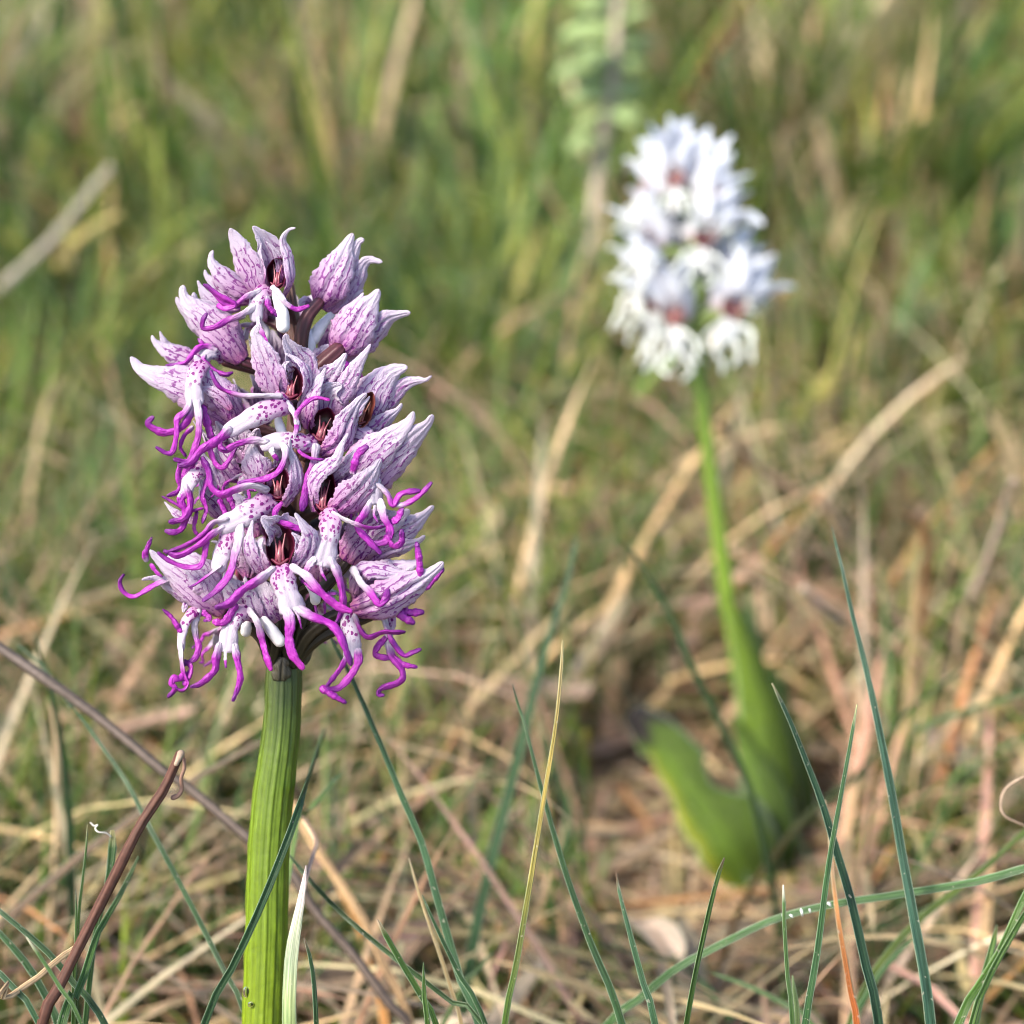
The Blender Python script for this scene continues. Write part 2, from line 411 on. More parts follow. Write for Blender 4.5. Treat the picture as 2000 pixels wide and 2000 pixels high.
        for i in range(rings):
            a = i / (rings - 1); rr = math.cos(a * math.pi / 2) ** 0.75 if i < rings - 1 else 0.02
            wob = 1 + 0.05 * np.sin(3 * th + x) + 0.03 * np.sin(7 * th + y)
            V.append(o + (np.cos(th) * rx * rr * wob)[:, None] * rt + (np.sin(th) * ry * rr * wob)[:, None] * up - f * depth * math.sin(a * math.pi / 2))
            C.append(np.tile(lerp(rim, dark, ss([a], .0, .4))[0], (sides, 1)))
        n = rings; I = np.arange(n * sides).reshape(n, sides); J = np.roll(I, -1, 1)
        F = np.stack([I[:-1], J[:-1], J[1:], I[1:]], -1).reshape(-1, 4).tolist()
        link_mesh('throat', W(np.vstack(V), s.z0), F, M['throat'], s.e, col=np.vstack(C))
        q = lambda a, b, c: tuple(o + rt * a * rx + up * b * ry + f * c * depth - np.array([0, 0, s.b]))
        dk = tuple(v * 0.45 for v in colm); cr = (colm[0] * .55, colm[1] * .16, colm[2] * .35)
        s.tube('column', [q(0, -.72, -.40), q(.05, -.45, -.34), q(-.03, -.1, -.5), q(0, .18, -.7)], [rx * .14, rx * .24, rx * .20, rx * .10], colm, cr, 'throat', 12)
        for sg in (-1, 1):
            s.tube('column_ridge', [q(.22 * sg, -.62, -.30), q(.20 * sg, -.2, -.30), q(.30 * sg, .2, -.42), q(.40 * sg, .52, -.50)], [rx * .13, rx * .10, rx * .06, rx * .04],
                   cr, colm, 'throat', 8)
        s.tube('stigma', [q(-.55, -.6, -.3), q(0, -.80, -.22), q(.55, -.6, -.3)], [rx * .10, rx * .14, rx * .10], tuple(v * .5 for v in cr), cr, 'throat', 8)

def generic_floret(orchid, z0, o, face, up, sc, mats, pal, rng, axis, colth=None, lip_len=1.0, tipcol=None, thr=True):
    """a whole floret in its own frame: o throat, face outward, up along the hood; sc traced units per floret unit"""
    f = unit(np.asarray(face, float)); up = np.asarray(up, float); up = unit(up - f * up.dot(f)); r = np.cross(up, f); o = np.asarray(o, float)
    fl = Floret(orchid, z0, 0, mats, pal)
    Q = lambda a, b, c: tuple(o + sc * (a * r + b * up + c * f))
    j = lambda a=.25: rng.uniform(-a, a)
    fl.petal([Q(0, -.4, -1.6), Q(0, 1.2, -1.7), Q(j(), 3.2, -1.0), Q(j(), 5.2 + j(.5), -.3), Q(j(.5), 6.8 + j(.6), .9)], 3.6 * sc, tuple(-f * .2 - up * 0 + f), cup=.6, name='sepal')
    for sg in (-1, 1):
        fl.petal([Q(.5 * sg, -1.0, -1.3), Q(1.5 * sg, .6, -1.0), Q((2.0 + j()) * sg, 2.6, -.2), Q((2.9 + j(.5)) * sg, 4.5 + j(.5), .4), Q((3.9 + j(.8)) * sg, 5.6 + j(.7), 1.1)],
                 3.2 * sc, tuple(f * .6 + r * sg * .6), cup=.5, name='sepal')
        fl.petal([Q(.4 * sg, .2, -.9), Q(1.0 * sg, 1.6, -.5), Q(.9 * sg, 3.4, .2), Q((1.3 + j()) * sg, 4.6 + j(), .9)], 1.5 * sc, tuple(f), cup=.3, mat='inner', name='petal')
    if thr: fl.throat(*(o + up * .35 * sc + f * .45 * sc), rx=1.15 * sc, ry=1.5 * sc, ang=math.atan2(up[0], -up[1]), depth=1.5 * sc, face=f, **(colth or {}))
    L = lip_len; ul = np.array([0, -1.0, 0]) * .75 + up * .25; ul = unit(ul - f * ul.dot(f)); rl = np.cross(ul, f)
    Q0 = Q; Q = lambda a, b, c: tuple(o + sc * (a * rl + b * ul + c * f))
    fl.lip([Q(0, -1.3, .2), Q(0, -2.0, .9), Q(j(.2), -3.2 * L, 1.4), Q(j(.3), -4.8 * L, 1.4)], 1.7 * sc, 1.7 * sc, tuple(f), end=tipcol)
    for sg in (-1, 1):
        fl.limb([Q(.5 * sg, -1.8, .7), Q(1.9 * sg, -2.3 + j(), 1.6), Q((2.5 + j(.7)) * sg, -3.4 + j(.6), 1.9), Q((2.9 + j(.8)) * sg, -4.4 + j(.8), 2.6 + j(.5)), Q((2.6 + j(.9)) * sg, -4.9 + j(.9), 3.2)], .36 * sc, r1=.24 * sc)
        fl.limb([Q(.5 * sg, -4.3 * L, 1.5), Q(1.0 * sg, -5.4 * L, 1.7), Q((1.5 + j(.5)) * sg, -6.6 * L, 1.9), Q((1.3 + j(.7)) * sg, -7.8 * L, 2.6), Q((1.0 + j(.9)) * sg, -8.3 * L + j(.6), 3.3)], .40 * sc, r1=.24 * sc, g=(.05, .4))
    fl.limb([Q(0, -4.7 * L, 1.5), Q(j(.2), -5.9 * L, 1.6)], .2 * sc, r1=.08 * sc, g=(.1, .9))
    fl.spur([Q(0, -1.2, -.9), Q(.2, -2.4, -1.7), Q(.3, -4.0, -1.6)], .62 * sc, pal['white'])
    a = np.asarray(axis, float)
    h = np.asarray(Q0(0, -.8, -1.7)); mid = a + (h - a) * np.array([.35, .6, .35])
    fl.ovary([tuple(a), tuple(mid), tuple(h)], .75 * sc, *(pal.get('ovary') or ()))
    return fl
# ------------------------------------------------------------------ the purple orchid
orc = tag(empty('orchid'), 'purple and white orchid in sharp focus with curled magenta lobes on thick ribbed stem', 'orchid')
BASE_W = 0

def ribbed_stem(name, path, radii, z0, parent, cols, ribs=15, amp=0.022, sides=140, n=90, mat='stem', z_ground=True):
    p = pts3(path); w = W(p, z0)
    if z_ground:                          # carry the stem on down to the ground below the frame
        d = w[-1] - w[-2]; d = d / np.linalg.norm(d); k = (w[-1][2] + 0.01) / max(-d[2], .2)
        w = np.vstack([w, w[-1] + d * k * .5, w[-1] + d * k]); radii = list(radii) + [radii[-1]] * 2
    c = spline(w, n); v = np.linspace(0, 1, n)
    seg = np.r_[0, np.cumsum(np.linalg.norm(np.diff(w, axis=0), axis=1))]
    rr = np.interp(v, seg / seg[-1], np.array(radii) * T * z0 / 1000)
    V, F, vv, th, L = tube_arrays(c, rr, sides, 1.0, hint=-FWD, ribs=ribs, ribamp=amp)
    rs = np.random.default_rng(5); ph = rs.uniform(0, 6.3, 8); a_ = th * 2 * np.pi
    irr = .5 * np.sin(a_ * 7 + ph[5]) + .7 * np.sin(a_ * 23 + ph[6] + 1.5 * np.sin(a_ * 3)) + .5 * np.sin(a_ * 41 + ph[7])
    speck = np.sin(L * 5200 + 40 * np.sin(a_ * 9)) * np.sin(a_ * 37 + L * 300)
    V = V + unit(V - np.repeat(np.vstack([c[:1]] * 3 + [c] + [c[-1:]] * 3), sides, 0)) * (np.repeat(rr.mean(), len(L)) * .014 * irr + 0.00005 * np.sin(L * 900 + 5 * np.sin(th * 12.6 + ph[0])) + .00003 * speck)[:, None]
    x, cc = cols; base = np.stack([np.interp(vv, x, np.array(cc)[:, k]) for k in range(3)], 1)
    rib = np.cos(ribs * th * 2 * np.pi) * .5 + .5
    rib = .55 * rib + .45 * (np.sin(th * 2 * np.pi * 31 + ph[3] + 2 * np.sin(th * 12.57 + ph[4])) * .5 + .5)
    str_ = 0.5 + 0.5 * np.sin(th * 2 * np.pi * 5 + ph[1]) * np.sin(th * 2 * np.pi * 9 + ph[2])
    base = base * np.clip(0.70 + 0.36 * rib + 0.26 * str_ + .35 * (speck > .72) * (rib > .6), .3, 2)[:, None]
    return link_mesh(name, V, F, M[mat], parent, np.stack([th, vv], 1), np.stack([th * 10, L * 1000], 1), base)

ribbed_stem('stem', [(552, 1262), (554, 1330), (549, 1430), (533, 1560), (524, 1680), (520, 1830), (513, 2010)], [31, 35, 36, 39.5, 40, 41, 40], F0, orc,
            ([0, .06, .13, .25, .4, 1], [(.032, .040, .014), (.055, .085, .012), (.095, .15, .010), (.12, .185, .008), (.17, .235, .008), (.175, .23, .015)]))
ribbed_stem('rachis', [(566, 560, -10), (572, 620, -4), (584, 700, 0), (588, 800, 0), (580, 950, 0), (566, 1120, 0), (552, 1290, 0)], [9, 13, 18, 24, 28, 32, 33], F0, orc,
            ([0, .5, .85, 1], [(.13, .065, .05), (.10, .045, .04), (.045, .035, .02), (.035, .04, .018)]), ribs=9, amp=.09, sides=72, n=60, z_ground=False)
# withered bract scar and small bracts at the foot of the spike
for (p, wd_) in (([(549, 1330, 36), (550, 1305, 40), (552, 1284, 42)], 40), ([(590, 1296, 22), (601, 1272, 26), (606, 1256, 24)], 22), ([(525, 1290, 26), (519, 1262, 30), (516, 1240, 30)], 24)):
    c = spline(pts3(p), 14); v = np.linspace(0, 1, 14)
    V, F, u, vv, mx, my = ribbon_arrays(c, wd_ * .5 * np.interp(v, [0, .3, .75, 1], [.8, 1, .8, .35]), np.tile([0, 0, 1.], (14, 1)), 15, .55, 4, .22, 3, 0.0, .10)
    link_mesh('bract', W(V), F, M['plain'], orc, np.stack([u, vv], 1), np.stack([mx, my], 1) * .0667, lerp((.06, .055, .03), (.15, .13, .10), vv) * (.75 + .4 * np.sin(mx * 1.1) * np.sin(my * .5))[:, None])

AX = lambda y: (np.interp(y, [560, 700, 950, 1290], [566, 584, 580, 552]), y, 0)
def FL(b): return Floret(orc, F0, b)
def ov(f, x, y, dw=0, r=11, dy=70, **k):
    ax = AX(min(y + dy, 1285)); b = f.b
    if y > 1080:                          # lowest florets: their stalks gather on the front of the stem top
        a0 = AX(1290)[0]; dx = x - a0
        return f.ovary([(a0 + np.clip(dx, -22, 22), 1296, 26 - b), (a0 + .42 * dx, 1296 + .55 * (y - 1296), 34 - b + .3 * (dw + b)), (x, y, dw)], r, **k)
    f.ovary([(ax[0], ax[1], -b), (ax[0] + .30 * (x - ax[0]), ax[1] + .55 * (y - ax[1]), -b + .32 * (dw + b)), (x, y, dw)], r, **k)

# --- hidden florets round the back, so the spike is whole from every side
rg = np.random.default_rng(3)
PM = dict(hood=M['hood'], inner=M['inner'], lip=M['lip'], pale=M['pale']); PP = dict(white=WHITE, mag=MAG, deep=DEEP)
for i in range(15):
    y = 620 + i * 43; a = math.radians(95 + (i * 137.5) % 170 - 85 + 0) ; a = math.radians(200 + (i * 61) % 140)   # pointing away
    ax = AX(y); rad = np.interp(y, [600, 760, 1000, 1250], [70, 120, 150, 140])
    d = np.array([math.cos(a), -.12, math.sin(a)])
    generic_floret(orc, F0, np.array(ax) + d * rad, d, (d[0] * .2, -1, d[2] * .2), 13.5, PM, PP, rg, AX(min(y + 60, 1280)), lip_len=.85)
# a few part-hidden ones low between the front florets
for (x, y, w, d, sc) in ((470, 1120, 70, (-.6, .15, .7), 12), (640, 1130, 60, (.5, .2, .75), 12), (480, 905, 95, (-.5, .1, .8), 12), (690, 960, 60, (.7, 0, .6), 12), (420, 900, 50, (-.8, .1, .5), 13), (640, 760, 45, (.5, -.1, .7), 11)):
    generic_floret(orc, F0, (x, y, w), d, (d[0] * .3, -1, .1), sc, PM, PP, rg, AX(min(y + 70, 1285)), lip_len=.7, thr=False)

# --- top floret, mouth open to the viewer
f = FL(95)
f.petal([(508, 582, -22), (496, 548, -6), (474, 498, 4), (457, 462, 8), (449, 446, 12)], 52, n=(-.35, 0, 1), cup=.35, prof=([0, .2, .45, .7, .88, .97, 1], [.5, .85, 1, .78, .42, .22, .08]))
f.petal([(540, 560, -34), (538, 520, -26), (522, 478, -10), (508, 458, 0), (494, 442, 8)], 62, n=(.1, 0, 1), cup=-.35, mat='pale')
f.petal([(556, 580, -18), (569, 548, 2), (565, 505, 6), (553, 470, 8), (563, 450, 12), (577, 445, 20)], 26, n=(.8, 0, .6), n1=(.3, 0, 1), cup=.4, mat='pale')
f.petal([(512, 560, -12), (512, 530, -2), (507, 500, 4), (511, 474, 6)], 16, n=(-.4, 0, 1), cup=-.3, mat='inner', name='petal')
f.petal([(552, 556, -16), (545, 510, -8), (534, 486, -2), (520, 472, 2)], 18, n=(.2, 0, 1), cup=-.3, mat='inner', name='petal')
f.throat(541, 534, -8, 18, 30, .08, 32)
f.lip([(524, 560, -6), (512, 568, 12), (500, 588, 22), (499, 612, 24), (503, 628, 22)], 34, 26, n=(-.2, -.3, 1))
f.limb([(506, 568, 14), (480, 582, 24), (456, 597, 28), (436, 588, 30), (418, 570, 32), (399, 556, 34)], 6, g=(.1, .35))
f.limb([(428, 598, 22), (444, 606, 26), (458, 594, 32), (430, 577, 36), (404, 557, 36)], 7, g=(0, .05), start=MAG)
f.limb([(496, 600, 24), (466, 616, 30), (440, 628, 34), (416, 640, 36), (400, 640, 36), (396, 628, 38), (403, 614, 42)], 7.5, g=(.05, .5))
f.limb([(502, 622, 22), (510, 640, 22), (517, 664, 24), (528, 686, 26)], 7, g=(.1, .6))
f.limb([(532, 562, 4), (546, 576, 22), (560, 596, 26), (578, 603, 22), (602, 598, 20)], 7, g=(.35, .85), tip=HOT)
f.limb([(522, 582, 16), (526, 598, 22), (540, 616, 22)], 7.5, g=(0, .3))
f.spur([(536, 566, -6), (543, 590, 8), (551, 615, 14), (553, 638, 14)], 14, (.80, .78, .84))
ov(f, 545, 580, -44, 10, 60)

# --- upper left florets, hoods seen from the side
f = FL(45)
f.petal([(500, 572, 0), (466, 560, 14), (436, 540, 18), (415, 515, 18), (412, 500, 18), (416, 489, 18)], 42, n=(-.1, -.2, 1), cup=.6)
f.petal([(488, 588, -6), (456, 582, 4), (424, 560, 6), (404, 540, 6), (400, 527, 8)], 36, n=(-.2, .2, 1), cup=.5, mat='inner')
f.petal([(470, 600, -14), (430, 598, -12), (403, 580, -10), (392, 562, -8), (386, 548, -6)], 34, n=(-.2, .3, 1), cup=.4, mat='pale')
ov(f, 500, 575, -8, 10, 60)
f = FL(38)
f.petal([(474, 706, 6), (440, 664, 26), (400, 622, 28), (368, 592, 22), (357, 572, 20), (358, 557, 20)], 74, n=(-.1, -.1, 1), cup=.6)
f.petal([(470, 690, -8), (440, 634, 4), (404, 600, 6), (383, 588, 8), (378, 571, 10)], 60, n=(.2, -.4, 1), cup=.5)
f.petal([(462, 702, -18), (420, 668, -6), (376, 626, -4), (350, 596, -2), (345, 580, 0)], 56, n=(-.4, .5, .8), cup=.5, mat='pale')
f.limb([(476, 618, 34), (450, 622, 40), (430, 634, 42)], 6, g=(0, .6))
ov(f, 476, 706, -6, 12, 60)
f = FL(15)
f.petal([(410, 712, 4), (372, 702, 8), (336, 690, 10), (312, 676, 8), (300, 664, 8), (297, 655, 8)], 40, n=(-.1, -.2, 1), cup=.5)
f.petal([(400, 700, -8), (360, 690, -4), (328, 676, -4), (318, 662, -2), (312, 647, 0)], 30, n=(-.1, -.5, 1), cup=.4, mat='pale')
f.lip([(440, 700, 20), (425, 690, 40), (408, 690, 48), (396, 700, 50)], 30, 26)
f.limb([(420, 684, 44), (405, 676, 52), (388, 680, 56), (374, 694, 56), (364, 709, 54), (346, 713, 52), (326, 714, 50)], 7, g=(0, .25))
f.limb([(400, 696, 50), (398, 706, 54), (420, 721, 58), (440, 733, 60), (452, 728, 62)], 7.5, g=(0, .2), r1=7)
f.limb([(405, 686, 40), (394, 672, 44), (388, 662, 46)], 6, g=(0, .3))
ov(f, 440, 706, -10, 11, 60)

# --- long hood reaching out to the left, its lip hanging with curled lobes
f = FL(75)
f.petal([(470, 830, 0), (420, 792, 22), (360, 752, 26), (304, 734, 20), (274, 720, 14), (262, 706, 12), (255, 697, 12)], 78, n=(-.1, -.1, 1), cup=.55)
f.petal([(470, 822, 10), (440, 780, 34), (408, 742, 36), (392, 712, 30), (380, 694, 30)], 62, n=(.1, -.1, 1), cup=.55)
f.petal([(466, 838, -20), (420, 818, -8), (366, 784, -4), (322, 756, -4), (290, 738, -2)], 50, n=(-.2, .6, .8), cup=.4, mat='pale')
f.petal([(452, 800, 38), (428, 772, 46), (398, 760, 46), (380, 770, 44)], 24, n=(-.2, -.2, 1), cup=.4, mat='inner', name='petal')
f.lip([(398, 706, 30), (384, 722, 52), (376, 746, 60), (377, 772, 62), (382, 794, 60)], 34, 36, n=(-.3, 0, 1))
f.limb([(372, 784, 62), (360, 802, 66), (347, 818, 68), (342, 848, 68), (337, 878, 66), (322, 886, 68), (306, 874, 72)], 7, g=(.0, .28))
f.limb([(378, 796, 56), (364, 822, 60), (346, 838, 62), (322, 844, 62), (302, 838, 62), (291, 824, 64), (298, 816, 68)], 8, g=(.0, .22), r1=8)
f.limb([(384, 786, 62), (388, 818, 66), (387, 852, 66), (378, 886, 66), (364, 900, 66), (342, 897, 68)], 8.5, g=(.05, .5))
f.limb([(374, 836, 58), (360, 850, 58), (354, 872, 58), (362, 890, 56)], 6, g=(.0, .2))
f.limb([(394, 800, 50), (402, 830, 52), (412, 856, 52)], 10, g=(0, .1), start=MAG, r1=8)
ov(f, 474, 834, -10, 12, 60)

# --- upper centre floret, mouth open
f = FL(150)
f.petal([(552, 790, -30), (534, 752, -10), (515, 702, 2), (502, 664, 6), (497, 650, 8), (506, 634, 14)], 62, n=(-.4, 0, 1), cup=.3)
f.petal([(578, 770, -40), (590, 722, -22), (574, 692, -8), (560, 668, 2), (558, 652, 8)], 64, n=(.2, -.1, 1), cup=-.3, mat='pale')
f.petal([(594, 792, -26), (604, 752, 0), (598, 722, 8), (580, 702, 8), (556, 690, 10)], 26, n=(.7, 0, .8), cup=.4, mat='pale')
f.petal([(555, 772, -20), (550, 735, -4), (556, 712, 0), (566, 706, 4)], 22, n=(-.3, 0, 1), cup=-.3, mat='inner', name='petal')
f.throat(569, 750, -12, 22, 31, .1, 34)
f.lip([(566, 780, -6), (552, 787, 14), (515, 804, 28), (476, 824, 30), (440, 846, 28)], 52, 30, n=(.3, -.25, 1))
f.limb([(546, 774, 14), (510, 770, 26), (470, 772, 30), (440, 764, 30), (422, 748, 30), (412, 726, 32)], 7.5, g=(.3, .72))
f.limb([(446, 840, 30), (420, 860, 34), (394, 880, 36), (374, 902, 36), (352, 909, 38)], 11, g=(0, .2), r1=7)
f.limb([(444, 850, 28), (432, 860, 32), (431, 872, 34), (440, 878, 36)], 6.5, g=(0, .15), start=MAG)
f.limb([(560, 786, 6), (578, 812, 12), (579, 838, 14), (572, 858, 16)], 6.5, g=(.9, 1), tip=LILAC)
f.limb([(584, 838, 8), (580, 812, 14), (596, 787, 18), (619, 779, 20), (642, 781, 20)], 6, g=(.0, .4), tip=HOT)
f.spur([(545, 800, -20), (544, 822, -12), (552, 848, -10)], 10)
ov(f, 575, 790, -60, 12, 60)

# --- centre right floret below it
f = FL(140)
f.petal([(652, 820, -30), (668, 772, -14), (692, 724, -8), (712, 692, -6), (724, 672, -2)], 40, n=(.1, 0, 1), cup=.4)
f.petal([(600, 838, -20), (598, 800, 0), (612, 760, 6), (628, 734, 8), (636, 718, 12)], 40, n=(-.4, 0, 1), cup=.35)
f.petal([(634, 836, -36), (634, 790, -22), (646, 762, -12), (668, 752, -6)], 76, n=(.2, 0, 1), cup=-.35)
f.petal([(626, 890, -8), (664, 862, 4), (684, 816, 4), (700, 786, 2), (716, 768, 6)], 54, n=(.5, 0, 1), cup=.45)
f.throat(631, 832, -12, 25, 33, .25, 36)
f.lip([(616, 858, -4), (602, 864, 14), (568, 858, 28), (530, 862, 30), (508, 872, 28)], 38, 30, n=(.2, -.3, 1))
f.limb([(520, 862, 30), (492, 862, 36), (462, 868, 38), (440, 879, 38), (428, 870, 38), (430, 852, 40)], 8, g=(.05, .45))
f.limb([(548, 862, 28), (556, 886, 36), (545, 918, 38), (522, 935, 38), (494, 938, 38), (470, 942, 38), (466, 950, 40)], 7.5, g=(.1, .4))
f.limb([(602, 866, 14), (584, 880, 22), (604, 892, 24), (632, 898, 26)], 6.5, g=(.0, .2))
f.limb([(616, 874, 10), (612, 906, 14), (600, 944, 16), (590, 994, 16)], 9, g=(.0, .45), r1=9)
f.limb([(528, 868, 26), (530, 884, 28), (542, 898, 28)], 7, g=(.7, 1.2))
ov(f, 640, 858, -60, 12, 60)

f.petal([(610, 800, -46), (632, 752, -34), (660, 716, -26), (676, 690, -22)], 52, n=(0, 0, 1), cup=.4)
f.petal([(668, 858, -30), (700, 860, -24), (726, 876, -22), (748, 892, -20)], 60, n=(.2, .2, 1), cup=.4, mat='pale')
# --- right-hand floret turned aside, brown mouth half hidden
f = FL(95)
f.petal([(700, 842, -10), (724, 792, 8), (748, 748, 10), (770, 726, 8), (784, 720, 8), (796, 717, 8)], 84, n=(.3, -.1, 1), cup=.55, mat='pale')
f.petal([(732, 828, -14), (764, 780, -6), (790, 752, -4), (814, 744, -2), (832, 742, 0), (843, 734, 2)], 34, n=(.2, .2, 1), cup=.45)
f.petal([(690, 884, -6), (730, 844, 2), (760, 816, 2), (778, 800, 2), (785, 788, 4)], 44, n=(.3, .3, 1), cup=.5, mat='pale')
f.throat(712, 800, 16, 17, 34, .35, 26, face=(.2, 0, 1), dark=(.06, .012, .01), rim=(.20, .06, .05), colm=(.26, .10, .06))
f.petal([(678, 846, 20), (684, 820, 34), (702, 796, 42), (716, 782, 42), (722, 774, 42)], 24, n=(-.4, 0, 1), cup=.5, mat='pale')
f.petal([(676, 852, 14), (676, 826, 22), (684, 800, 26), (700, 782, 28)], 16, n=(-.7, 0, .8), cup=.2, mat='inner', name='petal')
ov(f, 700, 850, -20, 12, 60)

# --- right centre floret with the long veined hood
f = FL(158)
f.petal([(612, 1000, -14), (608, 955, 4), (624, 922, 14), (654, 900, 18), (668, 868, 20), (680, 846, 22)], 34, n=(-.6, -.1, .9), n1=(0, 0, 1), cup=.35, mat='pale')
f.petal([(650, 965, -30), (690, 920, -12), (740, 876, -8), (780, 842, -8), (800, 822, -6), (808, 804, -2)], 74, n=(.1, -.2, 1), cup=.45)
f.petal([(655, 985, -34), (715, 942, -20), (770, 890, -18), (812, 852, -16), (836, 828, -14), (845, 810, -10)], 92, n=(.3, .3, 1), cup=.45)
f.petal([(646, 1006, -8), (676, 984, 8), (708, 952, 10), (730, 922, 8), (744, 896, 8)], 66, n=(.3, .2, 1), cup=.4, mat='inner')
f.petal([(640, 940, -24), (656, 920, -6), (676, 905, 0), (697, 876, 4)], 34, n=(.1, -.2, 1), cup=.4, mat='pale', name='petal')
f.throat(633, 960, -8, 20, 42, .12, 36)
f.lip([(630, 998, -4), (642, 1010, 18), (645, 1040, 30), (636, 1076, 32), (628, 1106, 30)], 38, 58, n=(0, 0, 1), prof=([0, .3, .6, .85, 1], [1, .95, .8, .85, 1.0]))
f.limb([(612, 1092, 30), (600, 1112, 32), (590, 1136, 30)], 9, g=(.1, .7))
f.limb([(646, 1094, 32), (656, 1116, 36), (668, 1146, 36), (669, 1180, 34), (664, 1206, 32), (654, 1220, 30)], 10, g=(.05, .4), r1=6)
f.limb([(627, 1100, 30), (628, 1118, 32), (637, 1134, 34)], 5, g=(.0, .9), r1=2)
f.limb([(652, 1004, 14), (676, 1016, 20), (704, 1028, 20), (728, 1033, 18), (750, 1028, 16)], 7, g=(.3, .65))
f.limb([(604, 1040, 16), (570, 1027, 24), (545, 1018, 26), (537, 1002, 28), (550, 983, 30)], 8, g=(.0, .3), tip=HOT)
f.limb([(690, 922, 6), (692, 904, 18), (700, 886, 24), (716, 874, 26)], 8, g=(0, .2), r1=8)
ov(f, 645, 985, -60, 12, 60)

# --- centre left floret under the crossing lips
f = FL(150)
f.petal([(520, 960, -26), (504, 928, -4), (494, 898, 4), (492, 874, 6), (498, 862, 8)], 62, n=(-.3, 0, 1), cup=.6)
f.petal([(556, 990, -10), (580, 945, 10), (578, 905, 16), (568, 880, 20), (566, 856, 24)], 34, n=(.6, 0, .9), cup=.4, mat='pale')
f.petal([(548, 950, -34), (556, 914, -20), (552, 890, -8), (546, 870, 0)], 60, n=(.1, 0, 1), cup=-.3)
f.throat(542, 946, -10, 23, 31, -.05, 36)
f.lip([(534, 972, -4), (516, 984, 18), (482, 1004, 32), (450, 1020, 34), (428, 1030, 32)], 52, 40, n=(.3, -.25, 1))
f.limb([(520, 956, 10), (492, 948, 26), (460, 956, 32), (432, 964, 34), (412, 950, 34), (407, 922, 34), (396, 896, 34)], 9, g=(.2, .45), r1=8)
f.limb([(440, 1016, 34), (416, 1020, 38), (396, 1044, 40), (362, 1066, 40), (326, 1080, 40)], 10, g=(.05, .4), r1=7)
f.limb([(436, 1030, 32), (412, 1044, 36), (388, 1064, 38), (350, 1082, 38), (322, 1076, 38)], 8, g=(.0, .3), r1=6)
f.limb([(468, 1022, 30), (466, 1052, 36), (457, 1090, 38), (446, 1124, 38), (422, 1152, 38), (398, 1172, 38)], 11, g=(.1, .6), r1=7)
f.lip([(452, 1028, 26), (442, 1056, 30), (432, 1084, 30), (424, 1116, 26)], 36, 34, n=(-.2, 0, 1))
f.limb([(428, 1108, 28), (408, 1122, 32), (382, 1138, 34), (372, 1146, 34)], 8, g=(.1, .6))
f.limb([(402, 1060, 30), (402, 1088, 32), (388, 1104, 32), (360, 1106, 32), (332, 1096, 32), (310, 1080, 32)], 7, g=(0, .1), start=MAG)
ov(f, 545, 975, -60, 12, 60)

# --- left-hand cluster of curled lobes half way down
f = FL(70)
f.petal([(450, 1016, 0), (420, 984, 16), (400, 962, 18), (390, 936, 16)], 46, n=(-.2, 0, 1), cup=.5)
f.petal([(430, 960, 20), (412, 926, 28), (400, 900, 26), (396, 884, 26)], 46, n=(-.2, 0, 1), cup=.5, mat='pale')
f.petal([(384, 1020, 20), (352, 1008, 24), (334, 994, 22), (321, 980, 20)], 18, n=(-.2, -.2, 1), cup=.3, mat='pale')
f.lip([(404, 910, 34), (384, 920, 52), (368, 942, 58), (360, 964, 56)], 32, 30, n=(-.3, 0, 1))
f.limb([(364, 950, 58), (372, 972, 62), (372, 996, 62), (358, 1014, 62), (333, 1019, 62)], 8, g=(0, .25), r1=7)
f.limb([(362, 960, 54), (352, 976, 56), (362, 1006, 54), (358, 1030, 54), (340, 1038, 56), (325, 1037, 58)], 9, g=(0, .2))
f.limb([(352, 908, 48), (346, 926, 50), (350, 948, 52), (342, 960, 52), (328, 968, 54)], 7, g=(0, .1), start=MAG)
f.limb([(392, 994, 48), (368, 994, 50), (346, 988, 52), (319, 971, 54)], 8, g=(0, .1), start=MAG)
f.limb([(360, 958, 56), (352, 968, 58), (348, 982, 58)], 6, g=(.4, 1.1))
f.limb([(372, 902, 46), (360, 922, 48), (356, 944, 48)], 10, g=(0, .1), start=MAG)
f.limb([(448, 968, 30), (458, 990, 34), (470, 1012, 32)], 10, g=(0, .1), start=MAG, r1=9)
ov(f, 450, 1000, -10, 12, 60)

f.limb([(410, 880, 46), (420, 906, 50), (436, 912, 52), (450, 896, 54), (462, 872, 56)], 6.5, g=(0, .2), start=MAG)
f.limb([(404, 940, 40), (394, 968, 44), (400, 996, 44), (396, 1020, 46)], 7, g=(0, .15), start=MAG)
f.limb([(430, 980, 36), (440, 1010, 40), (432, 1034, 44)], 7, g=(0, .2), start=MAG)
f.limb([(384, 1002, 44), (378, 1030, 40), (390, 1050, 38)], 6, g=(0, .2), start=DEEP)
f.petal([(470, 940, 20), (446, 916, 36), (428, 880, 38), (420, 850, 36)], 40, n=(-.2, 0, 1), cup=.5)
f.petal([(500, 1050, 30), (484, 1010, 44), (470, 980, 44), (452, 960, 42)], 44, n=(-.1, .1, 1), cup=.4)
